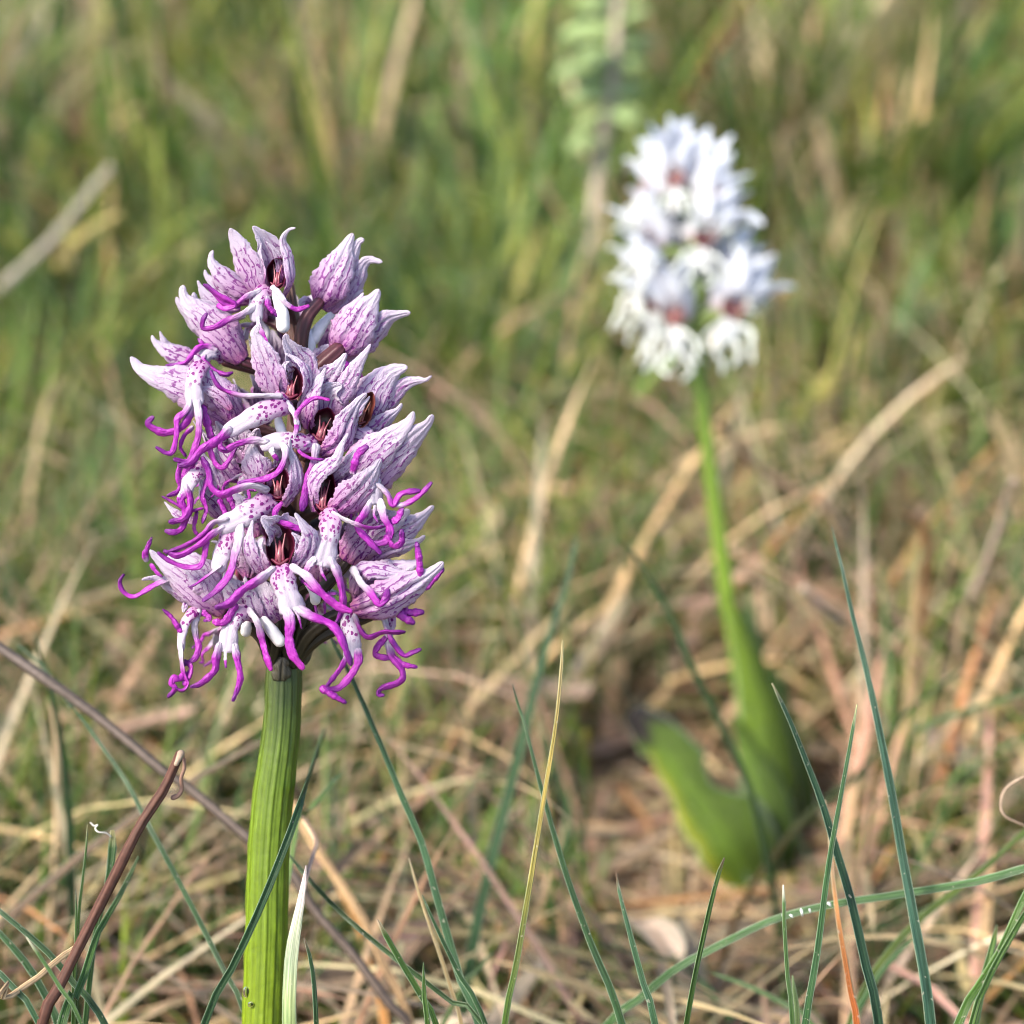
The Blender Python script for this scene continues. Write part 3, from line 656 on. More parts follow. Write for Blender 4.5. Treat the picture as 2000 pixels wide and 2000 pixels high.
# --- right-hand lip with tangled purple lobes
f = FL(112)
f.petal([(680, 1100, -20), (706, 1062, 0), (740, 1030, 6), (776, 1014, 6), (800, 996, 6)], 84, n=(.2, .1, 1), cup=.5)
f.petal([(690, 1090, -30), (746, 1054, -14), (800, 1030, -10), (826, 1010, -8), (838, 998, -6), (847, 988, -4)], 62, n=(.3, .2, 1), cup=.5, mat='pale')
f.petal([(692, 1110, -36), (750, 1080, -24), (800, 1064, -20), (820, 1056, -18), (830, 1046, -14)], 48, n=(.2, .5, 1), cup=.5)
f.lip([(724, 896, 10), (732, 922, 34), (732, 955, 42), (734, 985, 40)], 20, 34, n=(.2, 0, 1))
f.limb([(724, 978, 40), (712, 1000, 44), (700, 1030, 44), (716, 1056, 44), (742, 1080, 46)], 8, g=(.05, .3), r1=7)
f.limb([(742, 980, 40), (750, 1010, 44), (760, 1036, 44), (752, 1056, 42), (728, 1062, 40)], 9, g=(.1, .45), r1=8)
f.limb([(756, 1050, 42), (768, 1064, 46), (783, 1060, 48), (785, 1038, 50)], 8, g=(0, .1), start=MAG, r1=8)
f.limb([(736, 944, 40), (754, 966, 44), (768, 984, 44), (778, 966, 44), (796, 958, 44), (818, 959, 44)], 7.5, g=(.1, .45), r1=7)
f.limb([(768, 986, 42), (790, 984, 44), (814, 974, 46), (832, 956, 48), (842, 944, 50)], 6.5, g=(.1, .4), r1=5)
f.limb([(762, 1022, 38), (776, 1012, 42), (786, 994, 44)], 8, g=(0, .1), start=MAG, r1=7)
f.limb([(732, 988, 40), (732, 1006, 42), (738, 1020, 44)], 4, g=(0, .8), r1=2)
ov(f, 676, 1100, -30, 12, 60)

# --- lower left: long outer hood with hanging lip
f = FL(105)
f.petal([(436, 1200, -4), (394, 1168, 20), (350, 1128, 24), (318, 1100, 20), (302, 1086, 20), (293, 1074, 22)], 62, n=(-.3, .1, 1), cup=.6)
f.petal([(440, 1180, 10), (412, 1136, 30), (384, 1104, 32), (352, 1090, 28), (326, 1088, 26)], 66, n=(.2, -.3, 1), cup=.5, mat='pale')
f.petal([(420, 1196, -22), (370, 1168, -10), (326, 1142, -8), (300, 1130, -6), (277, 1132, -2)], 40, n=(-.2, .5, .9), cup=.45, mat='pale')
f.petal([(366, 1170, -8), (362, 1182, -2), (358, 1196, 0)], 12, n=(0, 0, 1), cup=.3, mat='pale', prof=STRAP, name='petal')
f.limb([(340, 1128, -4), (316, 1136, 2), (296, 1146, 4), (264, 1162, 6), (242, 1154, 6), (231, 1136, 8), (241, 1123, 10)], 7, g=(.05, .35))
f.limb([(286, 1092, 10), (284, 1080, 14), (290, 1064, 14), (296, 1051, 14)], 9, g=(0, .3), r1=4)
f.limb([(296, 1104, 6), (306, 1118, 8), (316, 1126, 10)], 6, g=(0, .1), start=DEEP)
f.lip([(392, 1190, 0), (376, 1196, 18), (361, 1216, 24), (354, 1244, 26), (353, 1272, 24)], 26, 15, n=(-.3, -.2, 1))
f.limb([(353, 1262, 24), (354, 1292, 24), (358, 1322, 26), (366, 1338, 28), (356, 1346, 30), (338, 1342, 32)], 8, g=(.15, .5), r1=8)
f.limb([(360, 1318, 22), (352, 1326, 30), (340, 1326, 36), (334, 1336, 36), (346, 1342, 34), (338, 1350, 32), (329, 1360, 32)], 8.5, g=(0, .1), start=MAG, r1=5)
f.limb([(362, 1334, 26), (372, 1318, 22), (372, 1300, 20), (362, 1290, 18)], 7, g=(0, .1), start=MAG)
f.limb([(352, 1232, 24), (344, 1218, 26), (334, 1206, 26), (319, 1191, 28)], 8, g=(0, .25), r1=4, start=MAG)
f.limb([(388, 1194, 10), (380, 1216, 14), (380, 1240, 14), (387, 1262, 16), (378, 1284, 18), (358, 1298, 20)], 8, g=(.3, .55), r1=6)
f.limb([(396, 1196, 6), (406, 1208, 10), (400, 1212, 12)], 7, g=(0, .1), start=DEEP)
ov(f, 446, 1196, -20, 12, 50)

# --- lower left, second hanging lip with spread legs
f = FL(125)
f.petal([(546, 1212, -12), (530, 1196, 10), (520, 1172, 20), (514, 1150, 22), (510, 1136, 22)], 56, n=(-.1, .2, 1), cup=.6, mat='pale', prof=STRAP)
f.petal([(510, 1214, 2), (498, 1186, 20), (484, 1150, 26), (478, 1126, 26)], 30, n=(-.2, 0, 1), cup=.4, mat='pale')
f.petal([(500, 1206, -14), (470, 1170, 4), (446, 1138, 8), (440, 1116, 8)], 60, n=(-.1, 0, 1), cup=.5)
f.lip([(506, 1206, 0), (484, 1196, 18), (462, 1202, 30), (448, 1230, 34), (444, 1258, 34), (442, 1274, 32)], 32, 44, n=(-.2, -.1, 1), prof=([0, .35, .7, 1], [1, .95, .8, 1]))
f.limb([(428, 1262, 32), (422, 1284, 34), (420, 1308, 34), (408, 1324, 36), (390, 1332, 36), (374, 1341, 38)], 9.5, g=(.0, .3), r1=6)
f.limb([(458, 1262, 32), (463, 1290, 34), (466, 1318, 34), (466, 1344, 34), (455, 1367, 36)], 8.5, g=(.05, .3), r1=5.5)
f.limb([(440, 1268, 32), (440, 1286, 34), (441, 1303, 36)], 4.5, g=(.6, 1.6), r1=3)
f.limb([(456, 1184, 30), (448, 1198, 34), (436, 1214, 36), (419, 1214, 38)], 9, g=(0, .1), start=MAG, r1=8, tip=HOT)
f.limb([(488, 1194, 18), (502, 1216, 24), (512, 1248, 26), (520, 1280, 26), (529, 1306, 28)], 9, g=(.2, .55), r1=8, tip=HOT)
f.spur([(505, 1196, -4), (518, 1214, 4), (534, 1236, 8), (546, 1252, 8)], 13)
f.spur([(486, 1206, -24), (482, 1220, -20), (480, 1234, -20)], 11)
ov(f, 520, 1210, -40, 12, 40)

# --- bottom centre floret, the clearest little figure
f = FL(192)
f.petal([(520, 1128, -30), (496, 1096, -6), (486, 1066, 4), (488, 1040, 6), (494, 1016, 8)], 34, n=(-.5, 0, 1), cup=.3, mat='pale')
f.petal([(574, 1118, -24), (600, 1082, 2), (606, 1050, 10), (592, 1024, 14), (576, 1002, 16)], 42, n=(.4, 0, 1), cup=.4, mat='pale')
f.petal([(546, 1074, -44), (548, 1042, -22), (534, 1028, -4), (520, 1018, 6), (512, 1008, 10)], 74, n=(0, -.2, 1), cup=-.3, mat='pale')
f.petal([(520, 1120, -24), (508, 1094, -4), (504, 1070, 2), (514, 1050, 4)], 34, n=(-.4, 0, 1), cup=-.35, mat='inner', name='petal')
f.petal([(574, 1112, -22), (588, 1084, -6), (584, 1056, 0), (570, 1040, 4)], 32, n=(.4, 0, 1), cup=-.35, mat='inner', name='petal')
f.throat(546, 1066, -12, 26, 42, -.02, 40)
f.lip([(546, 1104, -8), (550, 1114, 14), (555, 1140, 24), (566, 1172, 26), (574, 1196, 24)], 54, 54, n=(0, -.1, 1), prof=([0, .2, .5, .8, 1], [1, .95, .85, .9, 1.0]))
f.limb([(572, 1110, 10), (594, 1126, 20), (624, 1156, 24), (656, 1182, 26), (684, 1194, 26)], 10, g=(.15, .5), r1=9, tip=HOT)
f.limb([(532, 1112, 10), (508, 1130, 20), (476, 1152, 26), (446, 1174, 28), (424, 1186, 28)], 10, g=(.1, .42), r1=9)
f.limb([(558, 1190, 24), (564, 1216, 28), (562, 1246, 28), (572, 1276, 28), (590, 1304, 30)], 12, g=(.0, .35), r1=9, tip=HOT)
f.limb([(584, 1190, 24), (608, 1206, 28), (640, 1218, 30), (660, 1236, 30), (670, 1264, 30), (685, 1296, 30)], 11, g=(.0, .3), r1=8)
f.limb([(577, 1192, 24), (584, 1208, 28), (589, 1227, 30)], 7, g=(.1, .9), r1=3)
f.limb([(590, 1130, -10), (606, 1150, -4), (630, 1162, 0), (654, 1160, 4)], 7, g=(0, .2))
f.spur([(600, 1140, -60), (614, 1158, -56), (616, 1172, -56)], 11)
ov(f, 560, 1110, -90, 12, 60)

# --- lower right floret: big veined hood pointing out, lip folded down
f = FL(138)
f.petal([(688, 1196, -10), (724, 1186, 14), (772, 1164, 16), (820, 1136, 10), (850, 1114, 8), (866, 1098, 10)], 74, n=(0, .3, 1), cup=.6)
f.petal([(690, 1160, -10), (706, 1118, 8), (740, 1110, 10), (784, 1120, 6), (820, 1124, 4)], 40, n=(.1, -.5, 1), cup=.4, mat='pale')
f.petal([(700, 1180, -24), (720, 1142, -8), (760, 1120, -6), (800, 1104, -8), (824, 1096, -8)], 66, n=(.1, -.2, 1), cup=.5)
f.limb([(820, 1122, 6), (818, 1096, 10), (814, 1064, 12)], 10, g=(0, .1), start=DEEP, r1=9)
f.limb([(834, 1146, -6), (850, 1130, -2), (864, 1112, 0)], 8, g=(0, .1), start=DEEP, r1=7)
f.limb([(690, 1114, 14), (704, 1138, 24), (720, 1158, 28), (740, 1180, 30), (753, 1170, 32), (758, 1154, 34)], 8.5, g=(.3, .55), r1=8)
f.limb([(770, 1184, -20), (788, 1202, -16), (806, 1216, -14)], 10, g=(0, .1), start=DEEP, r1=8)
f.limb([(780, 1180, -26), (798, 1194, -24), (824, 1196, -22)], 9, g=(0, .1), start=DEEP, r1=8)
f.lip([(690, 1200, -14), (682, 1216, -2), (688, 1246, 4), (686, 1286, 4)], 32, 34, n=(0, 0, 1), base=(.60, .52, .62))
f.limb([(676, 1284, 4), (664, 1306, 8), (648, 1326, 10), (634, 1346, 12)], 6.5, g=(0, .2))
f.limb([(698, 1272, 4), (698, 1294, 8), (680, 1320, 10), (660, 1344, 12), (636, 1346, 14)], 9, g=(0, .15), r1=7)
f.limb([(632, 1346, 12), (650, 1358, 14), (674, 1372, 14)], 9.5, g=(0, .05), start=DEEP, r1=5)
f.limb([(694, 1206, -4), (704, 1230, 2), (718, 1242, 4), (746, 1232, 4), (766, 1232, 2), (788, 1234, 2)], 9, g=(0, .25), r1=8, tip=DEEP)
ov(f, 690, 1184, -40, 14, 50)

# --- lowest right lip, lobes in a tangle
f = FL(88)
f.lip([(764, 1196, -4), (764, 1216, 6), (760, 1240, 8), (760, 1268, 8)], 22, 16, n=(.2, 0, 1))
f.limb([(752, 1246, 8), (738, 1262, 12), (732, 1276, 12), (748, 1284, 14), (768, 1286, 14)], 8, g=(0, .15), start=DEEP)
f.limb([(760, 1262, 8), (766, 1282, 12), (782, 1306, 14), (787, 1322, 14), (770, 1334, 16), (746, 1344, 16), (741, 1356, 18), (748, 1358, 20)], 9, g=(.0, .2), r1=6)
f.limb([(770, 1288, 12), (790, 1298, 14), (813, 1303, 14)], 7.5, g=(0, .1), start=DEEP, r1=5)
f.limb([(750, 1208, 14), (758, 1238, 18), (770, 1260, 20), (790, 1279, 20), (806, 1276, 20), (820, 1269, 20)], 7, g=(.1, .4), r1=5.5)
f.petal([(724, 1206, -14), (748, 1190, -4), (776, 1168, -4), (800, 1150, -4)], 50, n=(0, .4, 1), cup=.5, mat='pale')
ov(f, 728, 1200, -20, 12, 50)

# --- two upper right florets, closed hoods seen from behind on dark stalks
f = FL(25)
f.petal([(622, 598, 0), (634, 572, 20), (650, 540, 26), (666, 508, 20), (676, 482, 14), (689, 456, 12)], 76, n=(-.1, 0, 1), cup=.62, prof=([0, .1, .3, .55, .75, .88, .96, 1], [.4, .78, 1, .86, .52, .26, .17, .08]))
f.petal([(632, 606, -8), (658, 568, 6), (676, 528, 6), (690, 494, 6), (700, 474, 6), (711, 467, 8)], 60, n=(.3, 0, 1), cup=.5, mat='pale')
f.petal([(648, 610, -14), (676, 580, -6), (698, 546, -4), (708, 520, -4), (722, 508, -2), (747, 512, 0)], 44, n=(.4, .2, 1), cup=.45, mat='pale')
f.petal([(676, 606, -20), (690, 588, -14), (702, 572, -12), (710, 566, -10)], 22, n=(.3, .2, 1), cup=.3, mat='inner', name='petal')
f.petal([(606, 592, -10), (596, 588, -2), (584, 596, 0)], 18, n=(-.2, .2, 1), cup=.4, mat='pale', prof=STRAP, name='petal')
f.ovary([(594, 730, -20), (588, 690, 4), (590, 650, 14), (602, 616, 16), (622, 592, 12)], 13)
f.spur([(650, 612, -24), (630, 634, -14), (612, 662, -10)], 13)
f = FL(45)
f.petal([(658, 690, 0), (676, 664, 20), (694, 636, 26), (712, 606, 20), (730, 582, 14), (740, 565, 12)], 84, n=(-.1, 0, 1), cup=.62, prof=([0, .1, .3, .55, .75, .88, .96, 1], [.4, .78, 1, .9, .58, .3, .17, .08]))
f.petal([(664, 700, -10), (700, 676, 2), (734, 646, 2), (756, 624, 0), (776, 616, 0), (802, 611, 2)], 60, n=(.2, .4, 1), cup=.5, mat='pale')
f.petal([(648, 682, -6), (656, 650, 6), (676, 612, 8), (700, 584, 6), (710, 572, 6)], 36, n=(-.5, -.2, 1), cup=.45)
f.limb([(676, 712, 4), (660, 728, 10), (646, 748, 14)], 10, g=(0, .1), start=DEEP, r1=9)
f.petal([(604, 724, -24), (614, 706, -14), (634, 690, -10), (650, 676, -10)], 34, n=(-.2, .2, 1), cup=.4, mat='pale', prof=STRAP, name='petal')
f.ovary([(592, 790, -40), (606, 742, -6), (630, 712, 6), (660, 684, 6)], 18)
f.spur([(600, 640, -30), (604, 662, -24), (606, 690, -24)], 12)
# ------------------------------------------------------------------ the white orchid behind
ZW = 0.385
wor = tag(empty('orchid'), 'white orchid with pink-eyed florets and broad chewed leaves behind the purple orchid', 'orchid')
WM = dict(hood=M['whitepetal'], inner=M['whitepetal'], lip=M['whitelip'], pale=M['whitepetal'])
WP = dict(white=(0.66, 0.68, 0.67), mag=(0.64, 0.67, 0.65), deep=(0.62, 0.66, 0.62), ovary=((0.20, 0.30, 0.07), (0.34, 0.42, 0.16)))
rw = np.random.default_rng(21)
CT = dict(dark=(0.24, 0.10, 0.085), rim=(0.48, 0.32, 0.29), colm=(0.30, 0.15, 0.12))
WAX = lambda y: (np.interp(y, [330, 500, 690], [1338, 1352, 1362]), y, 0)
ribbed_stem('stem', [(1346, 330), (1352, 480), (1362, 640), (1374, 800), (1396, 980), (1418, 1140), (1440, 1260), (1462, 1420), (1480, 1560), (1500, 1700)],
            [6, 9, 11, 13, 14, 15.5, 17, 18, 18, 18], ZW, wor, ([0, .3, .6, 1], [(.16, .22, .05), (.10, .17, .012), (.13, .21, .012), (.16, .24, .03)]), ribs=11, amp=.04, sides=44, n=60)
for (x, y, w, d, up, sc, ll) in (
        (1318, 350, 46, (-.1, -.15, 1), (-.10, -1, 0), 15, .62), (1384, 384, 46, (.3, -.05, 1), (.5, -1, 0), 14, .62),
        (1373, 462, 70, (.15, .05, 1), (.75, -1, 0), 17, .72), (1428, 600, 66, (.35, .1, 1), (.85, -1, 0), 19, .74),
        (1318, 616, 70, (-.25, .1, 1), (-.35, -1, 0), 17, .84), (1262, 372, 10, (-.8, -.1, .45), (-.5, -1, 0), 14, .7),
        (1262, 470, 36, (-.75, 0, .7), (-.6, -1, .1), 16, .75), (1250, 545, 34, (-.8, .1, .6), (-.7, -1, .1), 16, .7),
        (1275, 590, 50, (-.6, .15, .8), (-.6, -1, .1), 15, .85), (1424, 430, 10, (.8, 0, .4), (.7, -1, 0), 13, .6),
        (1450, 530, 16, (.8, 0, .45), (.8, -1, 0), 14, .7),
        (1300, 300, -10, (-.3, -.4, -.4), (-.2, -1, 0), 13, .6), (1370, 330, -20, (.2, -.3, -.8), (.2, -1, 0), 13, .6),
        (1320, 480, -60, (-.3, 0, -1), (-.2, -1, 0), 15, .8), (1410, 560, -50, (.5, 0, -.9), (.2, -1, 0), 15, .8), (1340, 640, -60, (-.2, 0, -1), (0, -1, 0), 14, .8)):
    generic_floret(wor, ZW, (x, y, w), d, up, sc, WM, WP, rw, WAX(min(y + 50, 690)), colth=CT, lip_len=ll)

def broad_leaf(name, parent, path, half, z0, n0, n1, c0, c1, mat='leaf', cup=.3, nac=13, notch=None, thick=9, colf=None, tip_dark=False):
    p = spline(pts3(path), 60); v = np.linspace(0, 1, 60)
    hw = np.interp(v, np.linspace(0, 1, len(half)), half)
    V, F, u, vv, mx, my = ribbon_arrays(p, hw, lerp(n0, n1, v), nac, cup, thick, .03, 9)
    if notch:                             # bites taken out of one edge
        for (vc, vw, side, dep) in notch:
            f_ = np.clip(1 - np.abs(vv - vc) / vw, 0, 1) ** .5 * dep * (np.sign(u) == side)
            n = 60; k = nac; C = np.repeat(p, k, 0); C = np.vstack([C, C])
            V = C + (V - C) * (1 - f_)[:, None]
    col = lerp(c0, c1, vv)
    if tip_dark: col = col * (1 - ss(vv + .04 * np.sin(u * 5), .80, .90))[:, None] + np.array((.008, .005, .006)) * ss(vv + .04 * np.sin(u * 5), .80, .90)[:, None]
    if colf is not None: col = colf(col, u, vv)
    return link_mesh(name, W(V, z0), F, M[mat], parent, np.stack([u, vv], 1), np.stack([mx, my], 1) * T * z0, col)

GRN = (.065, .125, .008); GRN2 = (.10, .175, .010)
# sheathing leaf wrapped round the stem
broad_leaf('leaf', wor, [(1512, 1700, 70), (1508, 1560, 60), (1496, 1430, 40), (1470, 1310, 28), (1442, 1220, 24), (1424, 1160, 20)], [44, 62, 56, 42, 26, 8], ZW, (.1, 0, 1), (.2, 0, 1), GRN, GRN2, cup=.5)
# paler leaf standing behind it
broad_leaf('leaf', wor, [(1520, 1690, -30), (1500, 1500, -40), (1478, 1330, -40), (1466, 1210, -36), (1460, 1150, -30)], [40, 44, 36, 22, 4], ZW, (.3, 0, 1), (.3, 0, 1), (.11, .19, .03), (.24, .36, .13), cup=.3)
# chewed leaf with a blackened end
broad_leaf('leaf', wor, [(1478, 1730, 170), (1440, 1652, 190), (1392, 1578, 170), (1336, 1502, 130), (1278, 1436, 90), (1232, 1390, 64)], [52, 80, 86, 78, 58, 50, 44, 22], ZW, (-.1, -.2, 1), (-.3, -.1, 1), GRN, (.07, .135, .008), cup=.25,
           notch=[(.50, .13, -1, .62), (.30, .05, 1, .12), (.78, .05, 1, .2)], tip_dark=True, colf=lambda c, u, v: c + (np.array((.16, .14, .008)) * (ss(u, .5, .9) * (v < .80))[:, None]))
# outer leaf to the right, in front of the stem foot
broad_leaf('leaf', wor, [(1500, 1740, 120), (1508, 1640, 130), (1492, 1540, 100), (1462, 1460, 54), (1434, 1400, 46)], [42, 56, 48, 28, 5], ZW, (.1, -.1, 1), (.1, -.1, 1), (.06, .12, .012), GRN, cup=.35)
broad_leaf('leaf', wor, [(1520, 1720, -6), (1560, 1600, -2), (1552, 1480, -6), (1530, 1380, -10), (1508, 1300, -12)], [34, 44, 36, 22, 4], ZW, (.4, 0, 1), (.4, 0, 1), (.045, .095, .018), (.07, .14, .02), cup=.35)
# ------------------------------------------------------------------ grass blades and stalks one can pick out singly
DKT = (.036, .090, .036); TEAL = (.048, .120, .062); GR = (.060, .135, .028); PALE = (.16, .25, .11); YEL = (.30, .33, .08)
STRAW = (.46, .36, .20); TAN = (.44, .31, .19); ORG = (.42, .17, .05); BRN = (.13, .065, .045); GREY = (.17, .135, .115); WHT = (.62, .60, .52)
bseed = [100]
def to_ground(w, dip=0.004):
    """continue a rooted strand from its last point down into the soil"""
    d = w[-1] - w[-2]; d = d / np.linalg.norm(d); out = [w]; p = w[-1].copy()
    if p[2] > 0.004:
        h = p[2] + dip
        for k in range(3):
            d = unit(d * 0.7 + np.array([0, 0, -1.0]) * 0.45); step = h / 3 / max(-d[2], .25); p = p + d * step; out.append(p[None])
        out[-1] = out[-1].copy(); out[-1][0, 2] = -dip
    return np.vstack(out)

def blade(label, pts, wd, z, col, tip=None, name='grass_blade', cat='grass blade', group=None, root=True, fold=.65, nrm=None, mat='blade', tipv=.10, basecol=None, twist=0.0):
    """pts traced tip first; wd width at (tip, middle, base) in traced units at the orchid's distance; z depth at tip and base"""
    bseed[0] += 1; rs = np.random.default_rng(bseed[0])
    zz = np.interp(np.linspace(0, 1, len(pts)), np.linspace(0, 1, len(z)), z); w = np.vstack([P(p[0], p[1], d) for p, d in zip(pts, zz)])
    m = len(w)
    if root: w = to_ground(w)
    n = 46; c = spline(w, n); L = np.r_[0, np.cumsum(np.linalg.norm(np.diff(c, axis=0), axis=1))]; v = L / L[-1]
    Lt = np.sum(np.linalg.norm(np.diff(w[:m], axis=0), axis=1)) / L[-1]          # share that was traced
    zc = (c - CAM) @ FWD
    hw = 0.5 * np.interp(v, [0, Lt * .5, Lt, 1], [wd[0], wd[1], wd[2], wd[2] * 1.05]) * T * np.clip(zc, z[0] * .9, None) / 1000
    hw[0] *= .35
    hint = unit(-FWD + RGT * rs.uniform(-.5, .5) + UPV * rs.uniform(-.2, .2)) if nrm is None else unit(np.asarray(nrm, float))
    a = twist * v; nn = hint[None] * np.cos(a)[:, None] + np.cross(tangents(c), hint) * np.sin(a)[:, None]
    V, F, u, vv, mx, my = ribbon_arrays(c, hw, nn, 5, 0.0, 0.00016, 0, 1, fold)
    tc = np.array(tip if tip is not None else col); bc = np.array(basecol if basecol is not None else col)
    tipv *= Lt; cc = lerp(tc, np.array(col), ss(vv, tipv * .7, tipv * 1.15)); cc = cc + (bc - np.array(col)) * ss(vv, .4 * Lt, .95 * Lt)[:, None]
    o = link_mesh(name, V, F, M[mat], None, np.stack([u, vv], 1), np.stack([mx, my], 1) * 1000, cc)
    return tag(o, label, cat, group)

def stalk(label, pts, wd, z, col, col2=None, name='dry_stalk', cat='dry stalk', root=True, flat=.8, ribs=5, amp=.06, parts=None, wob=0.0):
    bseed[0] += 1; rs = np.random.default_rng(bseed[0])
    zz = np.linspace(z[0], z[1], len(pts)); w = np.vstack([P(p[0], p[1], d) for p, d in zip(pts, zz)]); m = len(w)
    if root: w = to_ground(w)
    n = 70; c = spline(w, n); L = np.r_[0, np.cumsum(np.linalg.norm(np.diff(c, axis=0), axis=1))]; v = L / L[-1]
    zc = (c - CAM) @ FWD
    r = 0.5 * np.interp(v, [0, .5, 1], wd) * T * zc / 1000 * (1 + .05 * np.sin(v * 40 + rs.uniform(0, 6)) + .04 * np.sin(v * 90 + rs.uniform(0, 6)))
    V, F, vv, th, LL = tube_arrays(c, r, 30, flat, hint=-FWD, ribs=ribs, ribamp=amp)
    a_ = th * 6.283; p_ = rs.uniform(0, 6.3, 4)
    cc = lerp(col, col2 or col, vv) * np.clip(.85 + .38 * np.sin(a_ * 3 + p_[0] + .4 * np.sin(LL * 90)) + .25 * np.sin(a_ * 8 + p_[1]) + .16 * np.sin(LL * 420 + p_[2] + 3 * np.sin(LL * 97)) * np.sin(a_ * 2 + LL * 60), .3, 1.9)[:, None]
    if wob:                               # lit side and shaded side painted into the colour; split skin, swollen joints
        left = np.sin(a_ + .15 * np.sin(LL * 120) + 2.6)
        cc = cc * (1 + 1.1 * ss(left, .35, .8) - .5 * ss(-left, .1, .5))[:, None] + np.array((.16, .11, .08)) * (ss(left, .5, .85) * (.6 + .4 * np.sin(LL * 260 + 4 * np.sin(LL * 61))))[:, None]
        ctr = np.repeat(np.vstack([c[:1]] * 3 + [c] + [c[-1:]] * 3), 30, 0)
        V = ctr + (V - ctr) * (1 + .10 * np.sin(LL * 330 + 3 * np.sin(a_ * 2)) * np.sin(LL * 75) + .22 * np.exp(-((LL - .021) / .0012) ** 2) + .06 * np.sin(a_ * 5 + LL * 40))[:, None]
    o = link_mesh(name, V, F, M['wood'], None, np.stack([th, vv], 1), np.stack([th * 5, LL * 1000], 1), cc)
    return tag(o, label, cat)

# in front of and around the purple orchid's stem
blade('blue-green grass blade crossing in front of the ribbed orchid stem', [(636, 1422), (614, 1488), (592, 1554), (567, 1626), (509, 1771), (443, 1912), (398, 2005)], (15, 15, 14), (.262, .240, .221, .216, .214, .214, .214), (.050, .13, .055), PALE, tipv=.16)
blade('short pale leaf tip forking off behind the blade that crosses the orchid stem', [(668, 1508), (640, 1540), (610, 1576), (588, 1600), (575, 1640)], (10, 12, 11), (.262, .245), (.11, .20, .06), PALE)
blade('dark green blade with pale flecks slanting down right beside the orchid stem', [(563, 1668), (603, 1717), (645, 1762), (697, 1811), (777, 1876), (889, 1963), (950, 2010)], (9, 11, 10), (.236, .222), (.035, .085, .028))
blade('green blade with a broken white-brown tip below the blade beside the stem', [(737, 1796), (752, 1824), (784, 1880), (827, 1952), (853, 2005)], (10, 12, 12), (.220, .220), GR, (.45, .32, .24), tipv=.05)
blade('long teal blade curving down from under the purple florets', [(640, 1232), (662, 1278), (686, 1322), (744, 1456), (784, 1554), (824, 1648), (856, 1764), (885, 1865), (900, 1916), (938, 2010)], (8, 15, 20), (.236, .226), TEAL, nrm=-FWD - RGT * .5)
blade('thin straw-coloured blade standing beside the foot of the long teal blade', [(799, 1676), (808, 1710), (827, 1771), (858, 1860), (885, 1945), (902, 2005)], (4, 7, 9), (.232, .228), STRAW, (.5, .4, .3), mat='straw')
blade('slim dark blade pressed against the foot of the long teal blade', [(825, 1748), (838, 1780), (864, 1836), (900, 1909), (950, 2005)], (4, 9, 10), (.224, .222), DKT)
blade('short dark blade with a brown tip, in front of the grey twig', [(594, 1832), (600, 1850), (608, 1880), (614, 1930), (618, 2005)], (6, 9, 10), (.218, .218), DKT, BRN, tipv=.04)
blade('short pointed blade crossing the foot of the broken-tipped blade', [(827, 1880), (829, 1952), (836, 2010)], (3, 10, 11), (.216, .216), GR)
# pale leaf sheath with its dry stalk
blade('pale blue-green papery leaf hugging the right side of the orchid stem', [(598, 1690), (594, 1720), (590, 1748), (580, 1800), (570, 1860), (566, 1916), (565, 2005)], (7, 30, 34), (.222, .217), (.54, .64, .50), (.68, .60, .68), fold=.12, nrm=-FWD - RGT * .5, name='leaf_sheath', cat='leaf', tipv=.3, basecol=(.30, .42, .20))
stalk('bent pinkish straw at the tip of the pale papery leaf', [(585, 1590), (600, 1612), (617, 1644), (612, 1668), (602, 1700), (594, 1740)], (10, 11, 9), (.250, .224), TAN, (.46, .30, .24), root=False)
stalk('jointed orange-tan dry stalk leaning behind the pale papery leaf', [(572, 1568), (614, 1650), (675, 1742), (719, 1814), (748, 1880), (797, 1985)], (16, 17, 17), (.285, .262), (.46, .30, .15), (.42, .24, .11))
blade('wide orange dying leaf behind the grey twig', [(640, 1690), (690, 1790), (712, 1850), (738, 1930), (752, 2010)], (8, 18, 24), (.300, .285), (.40, .20, .06), mat='straw')
# twig and stalk on the left
stalk('grey-brown twig slanting behind the orchid stem', [(-60, 1222), (0, 1265), (78, 1319), (155, 1373), (248, 1446), (321, 1508), (362, 1534), (487, 1640), (563, 1699), (617, 1782), (690, 1865), (762, 1963), (805, 2010)], (20, 19, 17), (.246, .262), GREY, (.12, .085, .065), name='twig', cat='twig', ribs=4, amp=.05)
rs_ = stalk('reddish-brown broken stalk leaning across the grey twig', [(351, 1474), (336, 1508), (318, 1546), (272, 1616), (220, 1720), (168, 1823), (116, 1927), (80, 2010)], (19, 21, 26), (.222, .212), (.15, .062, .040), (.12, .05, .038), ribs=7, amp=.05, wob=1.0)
c_ = spline(np.vstack([P(x, y, d) for x, y, d in ((350, 1472, .2215), (358, 1480, .2205), (360, 1500, .2205), (354, 1520, .2205), (355, 1540, .221), (349, 1553, .2205), (338, 1558, .220))]), 40)
V, F, vv, th, LL = tube_arrays(c_, np.interp(np.linspace(0, 1, 40), [0, .7, 1], [.00022, .00026, .00034]), 8, .6)
link_mesh('peeled_fibre', V, F, M['wood'], rs_, np.stack([th, vv], 1), np.stack([th, LL * 1000], 1), np.tile((.26, .15, .11), (len(V), 1)))
c_ = spline(np.vstack([P(344, 1492, .2185), P(352, 1476, .2195), P(354, 1470, .2215)]), 10)
V, F, vv, th, LL = tube_arrays(c_, np.array([.0003, .0003, .0004, .0004, .0005, .0005, .0005, .0005, .0004, .0003]), 10, 1)
